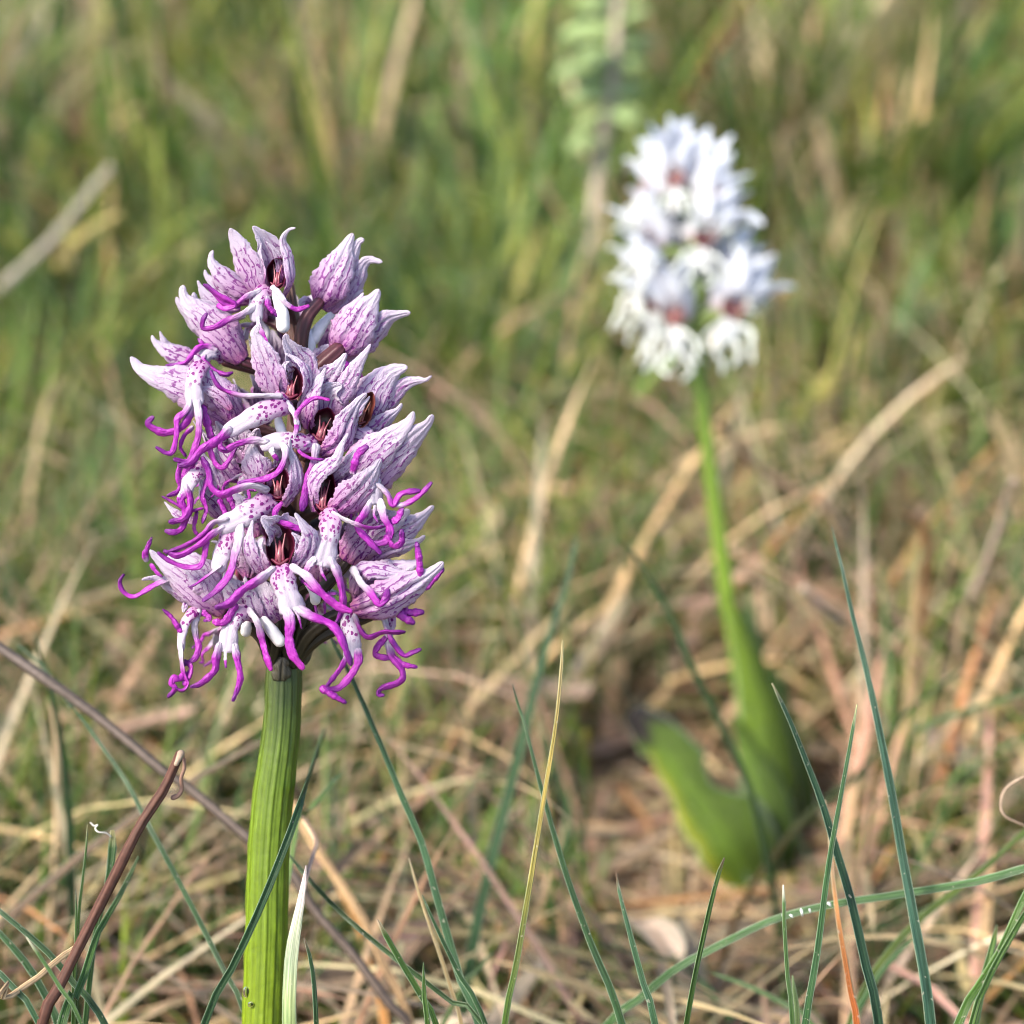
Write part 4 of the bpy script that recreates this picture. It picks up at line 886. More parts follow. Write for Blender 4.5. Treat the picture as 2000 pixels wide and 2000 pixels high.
link_mesh('broken_tip', V, F, M['wood'], rs_, np.stack([th, vv], 1), np.stack([th, LL * 1000], 1), np.tile((.34, .25, .18), (len(V), 1)))

blade('long dark blade passing behind the red-brown stalk to the orchid stem foot', [(142, 1380), (160, 1404), (181, 1433), (228, 1498), (259, 1549), (284, 1600), (336, 1697), (399, 1818), (440, 1901), (480, 1985)], (6, 11, 11), (.250, .228), DKT)
blade('fine split-tipped blade leaning over the grey twig', [(33, 1256), (54, 1276), (78, 1296), (98, 1324), (120, 1352), (142, 1382)], (4, 8, 9), (.262, .252), (.05, .09, .04), root=False)
blade('upright dark green blade behind the twig at its thick end', [(66, 1238), (80, 1285), (101, 1355), (116, 1433), (127, 1498), (135, 1588), (140, 1720), (142, 1800)], (6, 13, 17), (.276, .290), (.04, .105, .038))
stalk('upright pale straw beside the dark green blade behind the twig', [(102, 1345), (108, 1400), (111, 1459), (112, 1588), (109, 1692), (103, 1759), (98, 1836)], (10, 14, 16), (.300, .310), (.50, .36, .22), STRAW, name='straw', cat='straw')
blade('small thin blade with a tan tip left of the red-brown stalk', [(171, 1610), (169, 1650), (163, 1707), (155, 1772), (150, 1850), (144, 1930)], (3, 6, 8), (.224, .222), GR, (.3, .27, .13), tipv=.06)
blade('shortest needle-thin blade left of the red-brown stalk', [(148, 1736), (149, 1780), (148, 1836), (147, 1900)], (3, 5, 6), (.222, .222), GR, BRN, tipv=.12)
cb = blade('cut-off blade with a frayed white thread at its end', [(220, 1621), (219, 1668), (210, 1725), (196, 1790), (180, 1870)], (20, 10, 11), (.228, .224), (.06, .15, .045), (.42, .40, .22), tipv=.04)
c_ = spline(np.vstack([P(x, y, d) for x, y, d in ((217, 1634, .2275), (207, 1627, .227), (192, 1625, .2265), (186, 1618, .227), (191, 1611, .2275), (184, 1613, .2275), (177, 1607, .2275))]), 40)
V, F, vv, th, LL = tube_arrays(c_, np.full(40, .00010), 6)
link_mesh('frayed_thread', V, F, M['plain'], cb, np.stack([th, vv], 1), np.stack([th, LL], 1), np.tile((.6, .57, .52), (len(V), 1)))
blade('two-toned bright green blade rising behind the red-brown stalk', [(271, 1672), (248, 1722), (220, 1774), (197, 1810), (184, 1842), (166, 1901), (140, 1966), (118, 2010)], (8, 13, 19), (.232, .210), (.075, .17, .05), PALE, tipv=.3)
blade('green blade with a white bird-lime speck slanting under the red-brown stalk', [(-20, 1760), (0, 1780), (52, 1823), (103, 1870), (155, 1935), (210, 2010)], (9, 12, 13), (.220, .217), (.045, .10, .045))
blade('dark blade below the white-specked blade', [(-20, 1800), (0, 1823), (52, 1883), (96, 1958), (116, 2010)], (10, 14, 15), (.228, .225), DKT)
blade('lowest dark blade crossed by the tan straw', [(-20, 1880), (0, 1901), (39, 1945), (80, 2010)], (12, 14, 14), (.214, .212), TEAL)
stalk('tan jointed straw lying across the green blades to the red-brown stalk', [(150, 1850), (112, 1875), (78, 1906), (40, 1932), (5, 1958), (-30, 1985)], (11, 13, 14), (.219, .209), (.52, .36, .20), (.46, .30, .18), name='straw', cat='straw')
blade('slender blade with a bleached tip crossing the tan straw', [(51, 1830), (70, 1856), (88, 1882), (116, 1927), (164, 2010)], (6, 8, 8), (.207, .207), (.08, .17, .055), WHT, tipv=.12)
# middle and right
blade('dark needle-tipped blade crossing behind the yellow blade', [(1001, 1336), (1010, 1370), (1023, 1409), (1059, 1546), (1103, 1699), (1154, 1843), (1216, 2005)], (4, 11, 16), (.232, .222), DKT)
blade('tall yellowing blade with a straw-coloured middle', [(1099, 1250), (1096, 1311), (1085, 1420), (1063, 1554), (1038, 1709), (1009, 1880), (985, 2005)], (6, 10, 13), (.222, .218), (.40, .34, .10), (.42, .36, .18), tipv=.2, basecol=(.09, .17, .03))
blade('soft green blade leaning behind the yellow blade', [(1128, 1040), (1112, 1120), (1090, 1190), (1056, 1300), (1020, 1445), (980, 1601), (947, 1735), (918, 1880)], (8, 19, 22), (.305, .290), (.055, .14, .055))
blade('dark blade with a tiny red-brown tip between the yellow blade and the chewed leaf', [(1203, 1704), (1210, 1745), (1226, 1807), (1255, 1916), (1280, 2005)], (5, 12, 15), (.224, .220), TEAL, (.22, .09, .06), tipv=.05)
blade('bright green blade with a crumpled brown tip below the chewed leaf', [(1415, 1676), (1410, 1692), (1402, 1712), (1375, 1825), (1340, 2005)], (9, 12, 13), (.222, .218), (.06, .14, .022), (.36, .20, .12), tipv=.10)
wl = blade('long green blade arching low from one thicket to the other with frosty flecks', [(2040, 1684), (1960, 1708), (1907, 1722), (1762, 1746), (1617, 1768), (1509, 1797), (1400, 1849), (1317, 1894), (1248, 1952), (1180, 2010)], (16, 14, 16), (.226, .240), (.075, .17, .065), nrm=UPV * .4 - FWD)
for k, (x, y, dx, dy) in enumerate(((1530, 1790, 5, 12), (1566, 1782, 6, 16), (1582, 1779, 5, 10), (1620, 1766, 10, 7), (1546, 1789, 8, 6))):
    c_ = spline(np.vstack([P(x - dx * .3, y - dy * .5, .2295), P(x, y, .2288), P(x + dx * .3, y + dy * .5, .2295)]), 8)
    V, F, vv, th, LL = tube_arrays(c_, np.array([.3, .8, 1, .9, 1, .8, .6, .3]) * dx * .00003, 7, .5)
    link_mesh('frosty_fleck', V, F, M['plain'], wl, np.stack([th, vv], 1), np.stack([th, LL], 1), np.tile((.72, .74, .70), (len(V), 1)))
blade('broad dark blade with a nibbled brown tip crossing the thin upright blade', [(1508, 1334), (1520, 1358), (1545, 1412), (1581, 1503), (1607, 1572), (1636, 1670), (1661, 1753), (1690, 1880), (1717, 2005)], (7, 18, 22), (.226, .220), (.026, .075, .040), (.30, .26, .16), tipv=.03, nrm=-FWD + RGT * .4)
blade('slim upright blade with a cream tip crossing the nibbled dark blade', [(1674, 1376), (1668, 1410), (1659, 1463), (1639, 1572), (1617, 1699), (1596, 1862), (1572, 2005)], (6, 11, 15), (.219, .217), (.040, .115, .040), (.42, .45, .25), tipv=.06)
blade('tallest teal blade standing free right of the white orchid', [(1624, 1028), (1630, 1054), (1642, 1098), (1664, 1197), (1690, 1300), (1712, 1401), (1741, 1546), (1762, 1670), (1784, 1789), (1818, 2005)], (4, 16, 22), (.236, .222), (.034, .095, .066), (.12, .12, .06), tipv=.02, nrm=-FWD - RGT * .45)
blade('rusty orange dead blade between the two crossing dark blades', [(1612, 1562), (1618, 1600), (1625, 1699), (1639, 1807), (1661, 1934), (1674, 2005)], (5, 9, 15), (.232, .226), (.45, .24, .10), (.45, .33, .22), mat='straw', tipv=.4, basecol=(.48, .14, .03))
blade('thin green blade with a chalky white tip below the flecked arching blade', [(1530, 1728), (1531, 1750), (1532, 1807), (1539, 1916), (1548, 2005)], (7, 8, 10), (.221, .219), (.07, .15, .045), (.66, .66, .66), tipv=.10)
blade('short pale leaf at the foot of the chalk-tipped blade', [(1548, 1905), (1552, 1940), (1558, 2005)], (6, 11, 12), (.226, .226), PALE)
blade('yellow-green blade slanting up right behind the tall teal blade', [(2040, 1594), (2000, 1626), (1907, 1709), (1791, 1800), (1712, 1894), (1680, 1955), (1660, 2005)], (8, 14, 18), (.262, .250), (.12, .19, .04))
blade('green blade lying just under the yellow-green one behind the tall teal blade', [(1800, 1820), (1765, 1850), (1720, 1900), (1684, 1960), (1668, 2005)], (5, 10, 12), (.256, .248), (.08, .17, .06))
blade('upper bright green blade of the slanting bunch beside the curled dry leaf', [(2030, 1700), (2000, 1753), (1951, 1862), (1907, 1934), (1868, 2010)], (12, 15, 18), (.228, .222), (.085, .19, .04))
blade('lower bright green blade of the slanting bunch beside the curled dry leaf', [(2030, 1742), (2000, 1788), (1943, 1887), (1915, 1950), (1896, 2010)], (12, 15, 16), (.226, .220), (.10, .21, .045))
blade('short torn blade inside the slanting green bunch', [(1948, 1806), (1938, 1850), (1922, 1912), (1902, 2005)], (10, 17, 20), (.231, .226), (.11, .22, .055), (.26, .27, .12), tipv=.1)
stalk('thin curled dry leaf hooking in above the slanting green bunch', [(2030, 1506), (2000, 1517), (1965, 1539), (1954, 1568), (1962, 1593), (2000, 1612), (2040, 1625)], (5, 7, 5), (.232, .236), (.34, .25, .18), name='curled_leaf', cat='dry leaf', flat=.35, root=False)
blade('brown-green blade arching down past the chewed orchid leaves', [(1886, 1300), (1824, 1350), (1762, 1401), (1672, 1517), (1581, 1590), (1501, 1684), (1447, 1775), (1420, 1850)], (7, 14, 17), (.310, .330), (.06, .13, .04), basecol=(.38, .26, .12))
blade('soft green blade arching behind the tallest teal blade', [(2040, 1340), (2000, 1354), (1907, 1383), (1820, 1412), (1778, 1440), (1762, 1500), (1745, 1590)], (7, 13, 14), (.325, .340), (.07, .16, .05))
blade('knobbly dark blade crossing in front of the white orchid leaves', [(1225, 1060), (1248, 1100), (1306, 1194), (1353, 1307), (1389, 1375), (1433, 1470), (1470, 1560)], (7, 15, 15), (.300, .315), (.045, .10, .038))
blade('thin green blade curving low under the flecked blade', [(1390, 1900), (1460, 1925), (1530, 1960), (1590, 2005)], (6, 9, 11), (.262, .255), (.07, .15, .05))
blade('small light blade poking up beside the soft green leaning blade', [(965, 1855), (945, 1880), (925, 1905), (900, 1935)], (4, 9, 10), (.262, .262), (.14, .24, .09))
blade('slim green blade behind the red-tipped dark blade', [(1160, 1845), (1220, 1855), (1290, 1872), (1340, 1890)], (6, 9, 10), (.290, .300), (.06, .13, .04))

# --- softer stalks and leaves further back that still read one by one
stalk('pale grey dry stem leaning over the far grass', [(214, 328), (160, 396), (104, 466), (50, 518), (-10, 572), (-60, 620)], (14, 17, 18), (.520, .560), (.42, .37, .31), (.46, .41, .34))
blade('curved cream grass leaf under the pale grey dry stem', [(236, 416), (180, 446), (129, 492), (92, 560), (80, 640)], (10, 22, 20), (.540, .640), (.44, .38, .16), mat='straw', fold=.2)
stalk('orange dry stalk slanting down from the white orchid stem', [(1400, 826), (1425, 849), (1493, 924), (1617, 989), (1695, 1057), (1782, 1113), (1860, 1150)], (16, 19, 16), (0.425, 0.494), (.44, .27, .16), (.42, .30, .19))
blade('broad upright tan dead leaf behind the tallest teal blade', [(1760, 1000), (1806, 1035), (1812, 1100), (1804, 1166), (1797, 1300), (1790, 1400)], (14, 32, 32), (0.371, 0.431), (.52, .34, .20), mat='straw', fold=.2, cat='dry leaf', name='dry_leaf')
stalk('grey-pink dry stem curving beside the broad tan dead leaf', [(1980, 940), (1971, 964), (1937, 1073), (1885, 1197), (1866, 1300), (1850, 1400)], (16, 18, 18), (0.371, 0.431), (.42, .32, .26), (.40, .30, .24))
stalk('whitish straw lying slantwise behind the tallest teal blade', [(1570, 1150), (1593, 1172), (1658, 1222), (1742, 1284), (1800, 1330)], (14, 24, 26), (0.384, 0.447), (.58, .50, .40), name='straw', cat='straw')
blade('pinkish dry leaf lying across behind the purple orchid and the twig', [(410, 1372), (388, 1386), (285, 1407), (155, 1459), (52, 1516), (0, 1545)], (40, 46, 30), (0.345, 0.402), (.58, .40, .34), mat='straw', fold=.15, root=False, nrm=UPV - FWD * .6, cat='dry leaf', name='dry_leaf')
blade('bent straw blade under the white florets', [(1232, 740), (1221, 780), (1204, 860), (1190, 932), (1182, 1020)], (14, 22, 20), (0.459, 0.534), (.52, .40, .22), mat='straw')
blade('folded straw leaf standing between the two orchids', [(1150, 925), (1134, 940), (1120, 980), (1112, 1040), (1108, 1110)], (12, 28, 22), (0.435, 0.505), (.50, .36, .19), mat='straw')
blade('straw leaf tip rising beside the purple spike', [(930, 690), (918, 720), (906, 790), (900, 860)], (10, 24, 20), (0.510, 0.594), (.48, .43, .22), mat='straw')
blade('wide yellow-green leaf upright behind the white orchid', [(1402, -60), (1394, 20), (1386, 100), (1384, 180), (1390, 300), (1400, 420)], (24, 44, 40), (0.736, 0.856), (.20, .22, .03), fold=.15, cat='grass leaf')
blade('tan dead leaf upright beside the white florets', [(1520, 300), (1512, 400), (1508, 500), (1512, 600), (1520, 720)], (12, 34, 30), (0.566, 0.658), (.33, .27, .16), mat='straw', cat='dry leaf', name='dry_leaf')
blade('bright green leaf running down behind the tan dead leaf beside the white florets', [(1520, 330), (1546, 400), (1580, 500), (1606, 620), (1620, 760)], (12, 32, 30), (0.549, 0.638), (.08, .19, .04))
blade('dry bleached straw leaf under the bright green leaf', [(1718, 420), (1722, 480), (1732, 560), (1728, 640), (1720, 720)], (14, 34, 24), (0.566, 0.658), (.50, .38, .25), mat='straw')
blade('tan leaf slanting over the far grass above the purple spike', [(830, 120), (790, 170), (740, 240), (690, 330), (640, 430)], (14, 36, 30), (0.729, 0.848), (.34, .30, .13), mat='straw')
blade('cream leaf leaning in the far grass above the purple spike', [(985, 60), (930, 130), (870, 210), (820, 290), (770, 360)], (12, 34, 30), (0.784, 0.911), (.36, .34, .15), mat='straw')
blade('upright tan leaf in the far grass above the pale grey stem', [(270, -20), (262, 60), (252, 150), (244, 240)], (14, 34, 30), (0.805, 0.936), (.38, .31, .15), mat='straw')
blade('rust-brown dead leaf in the far grass near the pale grey stem', [(248, 180), (240, 240), (226, 290), (214, 340)], (16, 36, 30), (0.801, 0.931), (.34, .22, .14), mat='straw')
blade('long green leaf slanting through the far grass between the orchids', [(860, 210), (920, 270), (1000, 340), (1080, 420), (1130, 520)], (12, 34, 34), (0.669, 0.778), (.07, .17, .05))
blade('deep green leaf slanting across the far grass beyond the white orchid', [(1960, 40), (1880, 130), (1790, 250), (1720, 360), (1670, 460)], (14, 40, 40), (0.708, 0.823), (.06, .15, .06))

# --- leafy woody shoot behind the white orchid
sh = tag(empty('leafy_shoot'), 'grey-brown woody shoot with small pale green leaves rising behind the white orchid', 'plant')
def part_tube(parent, name, pts, rad, z, col, mat='wood', ground=False):
    w = np.vstack([P(x, y, z) for x, y in pts]); 
    if ground: w = to_ground(w)
    c = spline(w, 40); V, F, vv, th, LL = tube_arrays(c, np.interp(np.linspace(0, 1, 40), np.linspace(0, 1, len(rad)), rad), 12)
    link_mesh(name, V, F, M[mat], parent, np.stack([th, vv], 1), np.stack([th, LL * 1000], 1), np.tile(col, (len(V), 1)))
part_tube(sh, 'stem', [(1216, -120), (1207, 0), (1202, 103), (1186, 233), (1166, 362), (1158, 460)], [.0012, .0020, .0023, .0026], .60, (.36, .29, .23), ground=True)
for i, (x0, y0, x1, y1) in enumerate(((1206, -20, 1110, -40), (1205, 20, 1128, 10), (1203, 60, 1096, 70), (1202, 100, 1130, 120), (1200, 130, 1080, 150), (1195, 170, 1120, 200), (1210, -10, 1290, -30), (1206, 40, 1268, 20),
                                      (1204, 90, 1286, 80), (1200, 130, 1262, 120), (1194, 180, 1262, 175), (1188, 220, 1128, 250), (1190, 210, 1242, 240), (1180, 270, 1110, 290))):
    dz = random.uniform(-.02, .02); d = np.array([x1 - x0, y1 - y0])
    w = np.vstack([P(x0, y0, .60), P(x0 + d[0] * .4, y0 + d[1] * .4 - 10, .60 + dz * .5), P(x0 + d[0] * .8, y0 + d[1] * .8 - 6, .60 + dz), P(x1, y1 + 6, .60 + dz)])
    c = spline(w, 16); v = np.linspace(0, 1, 16)
    V, F, u, vv, mx, my = ribbon_arrays(c, .0042 * np.interp(v, [0, .2, .5, .8, 1], [.25, .8, 1, .7, .1]) * 1.2, np.tile(unit(-FWD + UPV * random.uniform(.3, 1.2)), (16, 1)), 7, .2, .0003, .06, i, .15)
    link_mesh('leaf', V, F, M['leaf'], sh, np.stack([u, vv], 1), np.stack([mx, my], 1) * 1000, np.tile((.30, .43, .19), (len(V), 1)))

# --- dew drops on the orchid stem
m_, t_ = new_mat('dew'); g_ = N(t_); b_ = g_.n('ShaderNodeBsdfPrincipled'); b_.inputs['Transmission Weight'].default_value = 1; b_.inputs['IOR'].default_value = 1.33; b_.inputs['Roughness'].default_value = 0.02
t_.links.new(b_.outputs[0], g_.n('ShaderNodeOutputMaterial').inputs[0])
for (x, y, r, ry, lb) in ((481, 1938, 7, 11, 'long dew drop clinging to the edge of the ribbed orchid stem'), (490, 1962, 6, 6, 'round dew drop just under the long one on the orchid stem')):
    th = np.linspace(0, 2 * np.pi, 18, endpoint=False); ph = np.linspace(0, np.pi, 12)
    V = np.array([(x + r * math.sin(p) * math.cos(t), y - ry * math.cos(p), 30 + (x - 481) * 1.0 + r * .8 * math.sin(p) * math.sin(t)) for p in ph for t in th])
    I = np.arange(12 * 18).reshape(12, 18); J = np.roll(I, -1, 1)
    tag(link_mesh('dew_drop', W(V), np.stack([I[:-1], I[1:], J[1:], J[:-1]], -1).reshape(-1, 4).tolist(), m_), lb, 'dew drop')
# ------------------------------------------------------------------ ground sheet
m_, t_ = new_mat('soil'); g_ = N(t_)
tc = g_.n('ShaderNodeTexCoord').outputs['Object']
n1 = g_.noise(tc, 90, 4); n2 = g_.noise(tc, 7, 3); n3 = g_.noise(tc, 600, 3)
cc = g_.mix(g_.ramp(n1, .35, .65), (.055, .036, .022), (.16, .11, .065))
cc = g_.mix(g_.ramp(n2, .4, .65), cc, (.075, .095, .03))
cc = g_.mix(g_.m('MULTIPLY', g_.ramp(n3, .55, .7), .6), cc, (.30, .22, .13))
g_.out(cc, .9, 0, .15, n1, .8, .004)
q = np.linspace(-1, 1, 121); gx = np.sign(q) * (np.abs(q) ** 3.2) * 120
X, Y = np.meshgrid(gx, gx + 0.4)
Z = -0.006 + 0.006 * np.sin(X * 23) * np.cos(Y * 19) + 0.004 * np.sin(X * 61 + 2) * np.sin(Y * 53)
I = np.arange(121 * 121).reshape(121, 121)
tag(link_mesh('ground', np.stack([X, Y, Z], -1).reshape(-1, 3), np.stack([I[:-1, :-1], I[:-1, 1:], I[1:, 1:], I[1:, :-1]], -1).reshape(-1, 4).tolist(), m_), 'brown soil under the dry grass', kind='structure')

# ------------------------------------------------------------------ the uncountable sward
def sward(name, label, base, az, el0, el1, length, width, cols, segs=6, roll=None, mat='blade', tipd=.8):
    """n curved blades in one mesh: heading az, climbing at el0 at the foot and el1 at the tip"""
    n = len(base); k = segs + 1; t = np.linspace(0, 1, k)
    el = el0[:, None] + (el1 - el0)[:, None] * t ** 1.3
    st = (length / segs)[:, None]
    hx = np.cos(az)[:, None] * np.cos(el) * st; hy = np.sin(az)[:, None] * np.cos(el) * st; hz = np.sin(el) * st
    C = np.stack([np.cumsum(h, 1) - h for h in (hx, hy, hz)], -1) + base[:, None]
    C[..., 2] = np.maximum(C[..., 2], 0.001)
    sd = np.stack([-np.sin(az + roll), np.cos(az + roll), np.zeros(n)], -1)
    w = width[:, None] * np.interp(t, [0, .3, .75, 1], [.8, 1, .7, .06])
    up = np.zeros_like(C); up[..., 2] = 1
    A = C - sd[:, None] * w[..., None] * .5; B = C + sd[:, None] * w[..., None] * .5
    Mid = C + np.cross(sd, np.stack([np.cos(az), np.sin(az), 0 * az], -1))[:, None] * (w * .22)[..., None]
    V = np.stack([A, Mid, B], 2).reshape(-1, 3)
    I = (np.arange(n)[:, None, None] * k + np.arange(k)[None, :, None]) * 3 + np.arange(3)[None, None]
    F = np.stack([I[:, :-1, :-1], I[:, :-1, 1:], I[:, 1:, 1:], I[:, 1:, :-1]], -1).reshape(-1, 4)
    me = bpy.data.meshes.new(name)
    me.vertices.add(len(V)); me.vertices.foreach_set('co', V.astype(np.float32).ravel())
    me.loops.add(F.size); me.loops.foreach_set('vertex_index', F.astype(np.int32).ravel())
    me.polygons.add(len(F)); me.polygons.foreach_set('loop_start', np.arange(0, F.size, 4, dtype=np.int32))
    me.polygons.foreach_set('use_smooth', np.ones(len(F), bool))
    me.update(calc_edges=True)
    li = F.ravel()
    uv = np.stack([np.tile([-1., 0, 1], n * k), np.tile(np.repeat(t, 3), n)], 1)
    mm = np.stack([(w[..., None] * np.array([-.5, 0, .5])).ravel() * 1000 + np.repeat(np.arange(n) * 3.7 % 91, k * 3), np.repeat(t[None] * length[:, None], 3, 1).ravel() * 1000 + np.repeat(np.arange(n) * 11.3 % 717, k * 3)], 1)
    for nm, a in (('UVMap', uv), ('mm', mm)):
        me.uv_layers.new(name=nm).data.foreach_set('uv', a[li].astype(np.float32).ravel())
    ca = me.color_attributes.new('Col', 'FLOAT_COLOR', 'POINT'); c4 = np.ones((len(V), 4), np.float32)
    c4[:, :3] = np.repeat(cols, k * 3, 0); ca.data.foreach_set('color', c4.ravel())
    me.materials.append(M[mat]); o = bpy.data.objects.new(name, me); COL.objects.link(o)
    return tag(o, label, 'grass', kind='stuff')

def scatter(n, y0, y1, power=1.0, spread=.52, pad=.20):
    """points on the ground in the wedge the camera can look at, and a margin beside it"""
    y = y0 + (y1 - y0) * RNG.random(n) ** power
    x = (RNG.random(n) * 2 - 1) * (y * spread + pad)
    return x, y
def pal(n, cols, wts):
    c = np.array(cols)[RNG.choice(len(cols), n, p=np.array(wts) / sum(wts))]
    return np.clip(c * RNG.uniform(.65, 1.3, (n, 1)) * RNG.uniform(.9, 1.1, (n, 3)), .004, .8)
STRAWS = [(.56, .44, .26), (.50, .36, .22), (.48, .31, .23), (.60, .52, .36), (.27, .175, .115), (.44, .23, .10), (.40, .35, .27), (.14, .09, .06)]
GREENS = [(.12, .21, .030), (.085, .175, .036), (.055, .125, .042), (.22, .28, .040), (.32, .33, .075), (.17, .28, .060)]
U = lambda n, a, b: RNG.uniform(a, b, n)
R = math.radians
def clumps(x, y, size, k):
    """k random values per tuft, shared by the blades that grow in it"""
    cx = np.floor(x / size + .35 * np.sin(y * 9 / size * .1)).astype(np.int64); cyy = np.floor(y / size * .8).astype(np.int64)
    h = (cx * 73856093) ^ (cyy * 19349663)
    return [((np.sin(h * (12.9898 + 7.1 * i)) * 43758.5453) % 1.0) for i in range(k)]
def free(base, az, el0, length):
    """keep strands off the broad orchid leaves: they lie on top of the mat"""
    ok = np.ones(len(base), bool)
    for t, k in [(a, b) for a in (0, .15, .3, .45, .6, .8, 1.0) for b in (.4, 1.0)]:
        q = base + (length * t)[:, None] * np.stack([np.cos(az) * np.cos(el0 * k), np.sin(az) * np.cos(el0 * k), np.sin(el0 * k)], 1) - CAM
        zc = q @ FWD; px = 1000 + q[:, 0] / zc / T * 1000; py = 1000 - (q @ UPV) / zc / T * 1000
        ok &= ~((px > 1165) & (px < 1620) & (py > 1120 + (1430 - px) * .9 * (px < 1430)) & (py < 1730) & (zc < .41))
    return ok
def grow(name, label, x, y, zb, az, el0, el1, ln, wd_, cols, roll, mat='blade', segs=6):
    base = np.stack([x, y, zb], 1); k = free(base, az, el0, ln)
    return sward(name, label, base[k], az[k], el0[k], el1[k], ln[k], wd_[k], cols[k], segs, roll[k], mat)
# matted straw close by
n = 14500; x, y = scatter(n, .17, .80, 1.0)
keep = RNG.random(n) < np.where(y < .38, 1.0, np.where(y < .60, np.where(x < .0, .42, .85), .35)); x, y = x[keep], y[keep]; n = len(x)
grow('dry_grass', 'matted dry straw covering the ground around both orchids', x, y, U(n, 0, .032) * U(n, .2, 1), U(n, 0, 6.283), U(n, R(-8), R(55)), U(n, R(-35), R(30)), U(n, .03, .11), U(n, .0004, .0026) ** 1.0,
     pal(n, STRAWS, [3, 3, 3.2, 2, 2.6, 1, 1.4, 2.4]) * 1.05, U(n, -.5, .5), 'straw')
# thin low litter under the broad orchid leaves
n = 2600; x = U(n, -.01, .17); y = U(n, .25, .44); az = U(n, 0, 6.283)
sward('ground_litter', 'low crumbled straw lying under the broad orchid leaves', np.stack([x, y, U(n, .001, .006)], 1), az, U(n, R(-4), R(8)), U(n, R(-14), R(3)), U(n, .015, .045), U(n, .0006, .0024), pal(n, STRAWS, [2, 3, 3, 1.4, 3, 1, 1.4, 3]) * .95, 6, U(n, -.5, .5), 'straw')
n = 160; x = U(n, .0, .16); y = U(n, .26, .42)
sward('low_grass', 'low green shoots around the broad orchid leaves', np.stack([x, y, 0 * x], 1), U(n, 0, 6.283), U(n, R(10), R(70)), U(n, R(-20), R(40)), U(n, .010, .028), U(n, .0007, .0015), pal(n, GREENS, [3, 3, 2, 1, 1, 2]), 6, U(n, -.5, .5))
# fallen leaf scraps in the mat
n = 1300; x, y = scatter(n, .2, .9)
grow('leaf_litter', 'pinkish scraps of dead leaf lying in the straw', x, y, U(n, .004, .035), U(n, 0, 6.283), U(n, R(-5), R(30)), U(n, R(-40), R(30)), U(n, .012, .04), U(n, .003, .009),
     pal(n, [(.56, .38, .32), (.48, .33, .25), (.30, .18, .12), (.56, .46, .37)], [3, 2, 1.5, 2]), U(n, -1, 1), 'straw')
# fine green blades coming through it
n = 23000; x, y = scatter(n, .20, .85)
keep = RNG.random(n) < np.where(x < .0, 1.0, np.where(y < .55, .5, .8)); x, y = x[keep], y[keep]; n = len(x)
h = U(n, .02, .085) * np.where(y < .36, .65, 1.0); c1, c2 = clumps(x, y, .05, 2)
grow('short_grass', 'short green grass growing up through the straw', x, y, 0 * x, U(n, 0, 6.283), U(n, R(35), R(88)), U(n, R(-5), R(70)), h * np.interp(y, [.4, .6], [1, 1.35]), U(n, .0007, .0022) * np.interp(y, [.4, .7], [1, 1.9]), pal(n, GREENS, [3, 3, 1.6, 2.6, 1.6, 2]) * (.75 + .6 * c1)[:, None], U(n, -.8, .8))
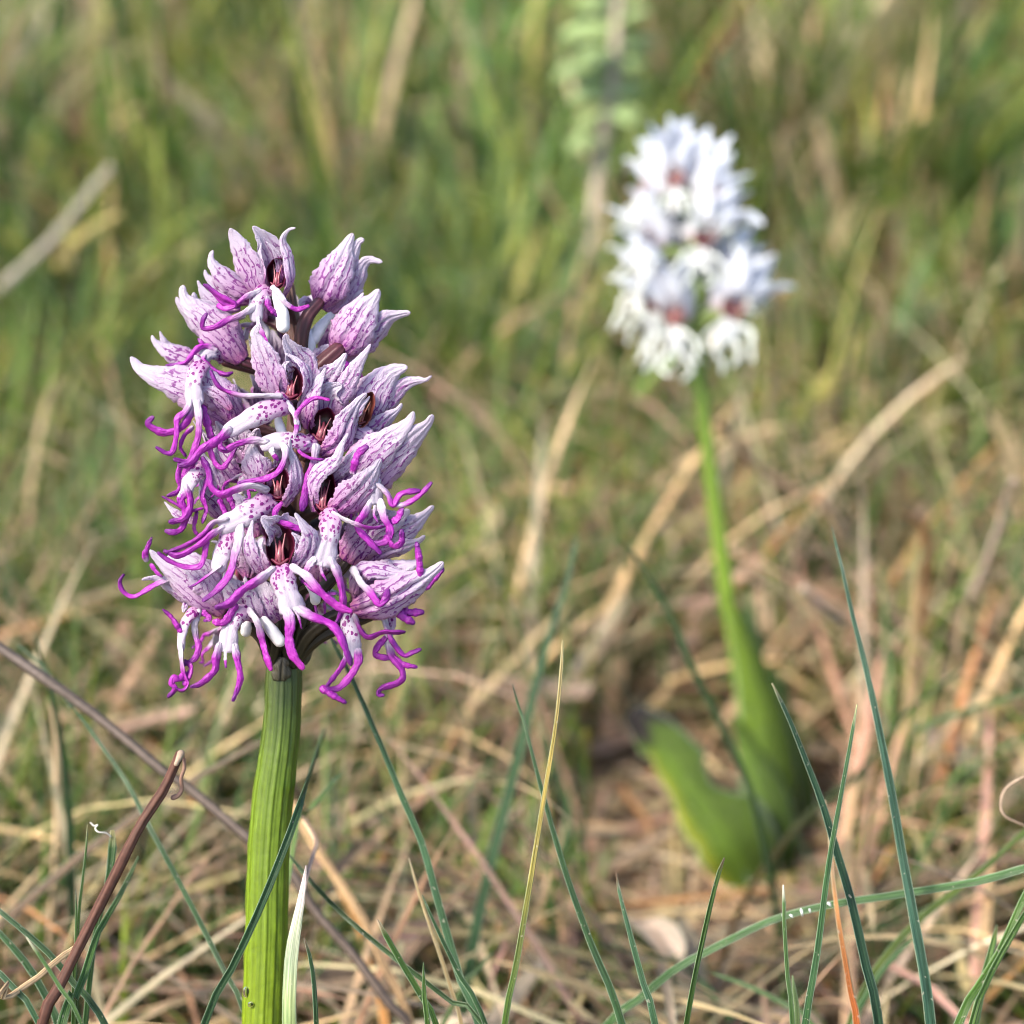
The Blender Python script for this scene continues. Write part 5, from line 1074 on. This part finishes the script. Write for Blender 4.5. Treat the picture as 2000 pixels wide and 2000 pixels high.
# slender blades and dead stems standing in the foreground mat
n = 3400; x, y = scatter(n, .24, .40); keep = RNG.random(n) < np.where(x < -.03, 1, np.where(x > .06, .75, .45)); x, y = x[keep], y[keep]; n = len(x)
grow('slender_grass', 'slender green blades standing in the straw near the orchids', x, y, 0 * x, U(n, 0, 6.283), U(n, R(50), R(88)), U(n, R(10), R(75)), U(n, .03, .09), U(n, .0008, .0017), pal(n, GREENS, [3, 4, 3, 1, .6, 2]) * .9, U(n, -.8, .8), segs=9)
n = 420; x, y = scatter(n, .25, .60)
grow('dead_stems', 'upright dead grass stems standing in the straw', x, y, 0 * x, U(n, 0, 6.283), U(n, R(50), R(88)), U(n, R(30), R(85)), U(n, .03, .085), U(n, .0008, .0022), pal(n, STRAWS, [3, 3, 3, 2, 1, 1, 1, .3]), U(n, -.8, .8), 'straw')
# taller mixed grass behind the white orchid
n = 10500; x, y = scatter(n, .50, 1.25, 1.0)
c1, c2, c3 = clumps(x, y, .07, 3)
h = U(n, .05, .19) * np.interp(y, [.5, .75], [.45, 1.0])
pg = np.where(x < y * .04, .84, .64) + (c1 - .5) * .55
cols = np.where((RNG.random(n) < pg)[:, None], pal(n, GREENS, [3, 3, 1.4, 3, 2, 2]), pal(n, STRAWS, [4, 3, 1.6, 3, 1.2, .8, 1, .6])) * (.75 + .5 * c3)[:, None]
grow('meadow_grass', 'blurred mixed green and straw grass behind the orchids', x, y, 0 * x, c2 * 6.283 + U(n, -.9, .9), U(n, R(40), R(88)), U(n, R(-25), R(70)), h, U(n, .0018, .0072), cols, U(n, -.9, .9))
# far grass up to and past the top of the frame
n = 19000; x, y = scatter(n, 1.15, 4.5, 1.25, .62, .4)
c1, c2, c3 = clumps(x, y, .14, 3)
h = U(n, .10, .28)
cols = np.where((RNG.random(n) < .76 + (c1 - .5) * .5)[:, None], pal(n, GREENS, [3, 2.6, 1.2, 3.4, 2.4, 2]), pal(n, STRAWS, [4, 2.5, 1.0, 3, 1, .6, .6, .4])) * (.75 + .5 * c3)[:, None]
grow('far_grass', 'tall soft grass of the meadow far behind the orchids', x, y, 0 * x, c2 * 6.283 + U(n, -.8, .8), U(n, R(45), R(88)), U(n, R(-20), R(75)), h, U(n, .006, .020), cols, U(n, -.9, .9), segs=5)
n = 22000; x, y = scatter(n, 4.0, 40, 2.2, .9, .5)
grow('distant_meadow', 'distant meadow grass reaching to the horizon', x, y, 0 * x, U(n, 0, 6.283), U(n, R(45), R(88)), U(n, R(-10), R(75)), U(n, .15, .35), U(n, .008, .03), pal(n, GREENS + STRAWS[:4], [3, 2.6, 1.4, 3, 2, 2, 2, 1, 1, 2]), U(n, -.9, .9), segs=3)
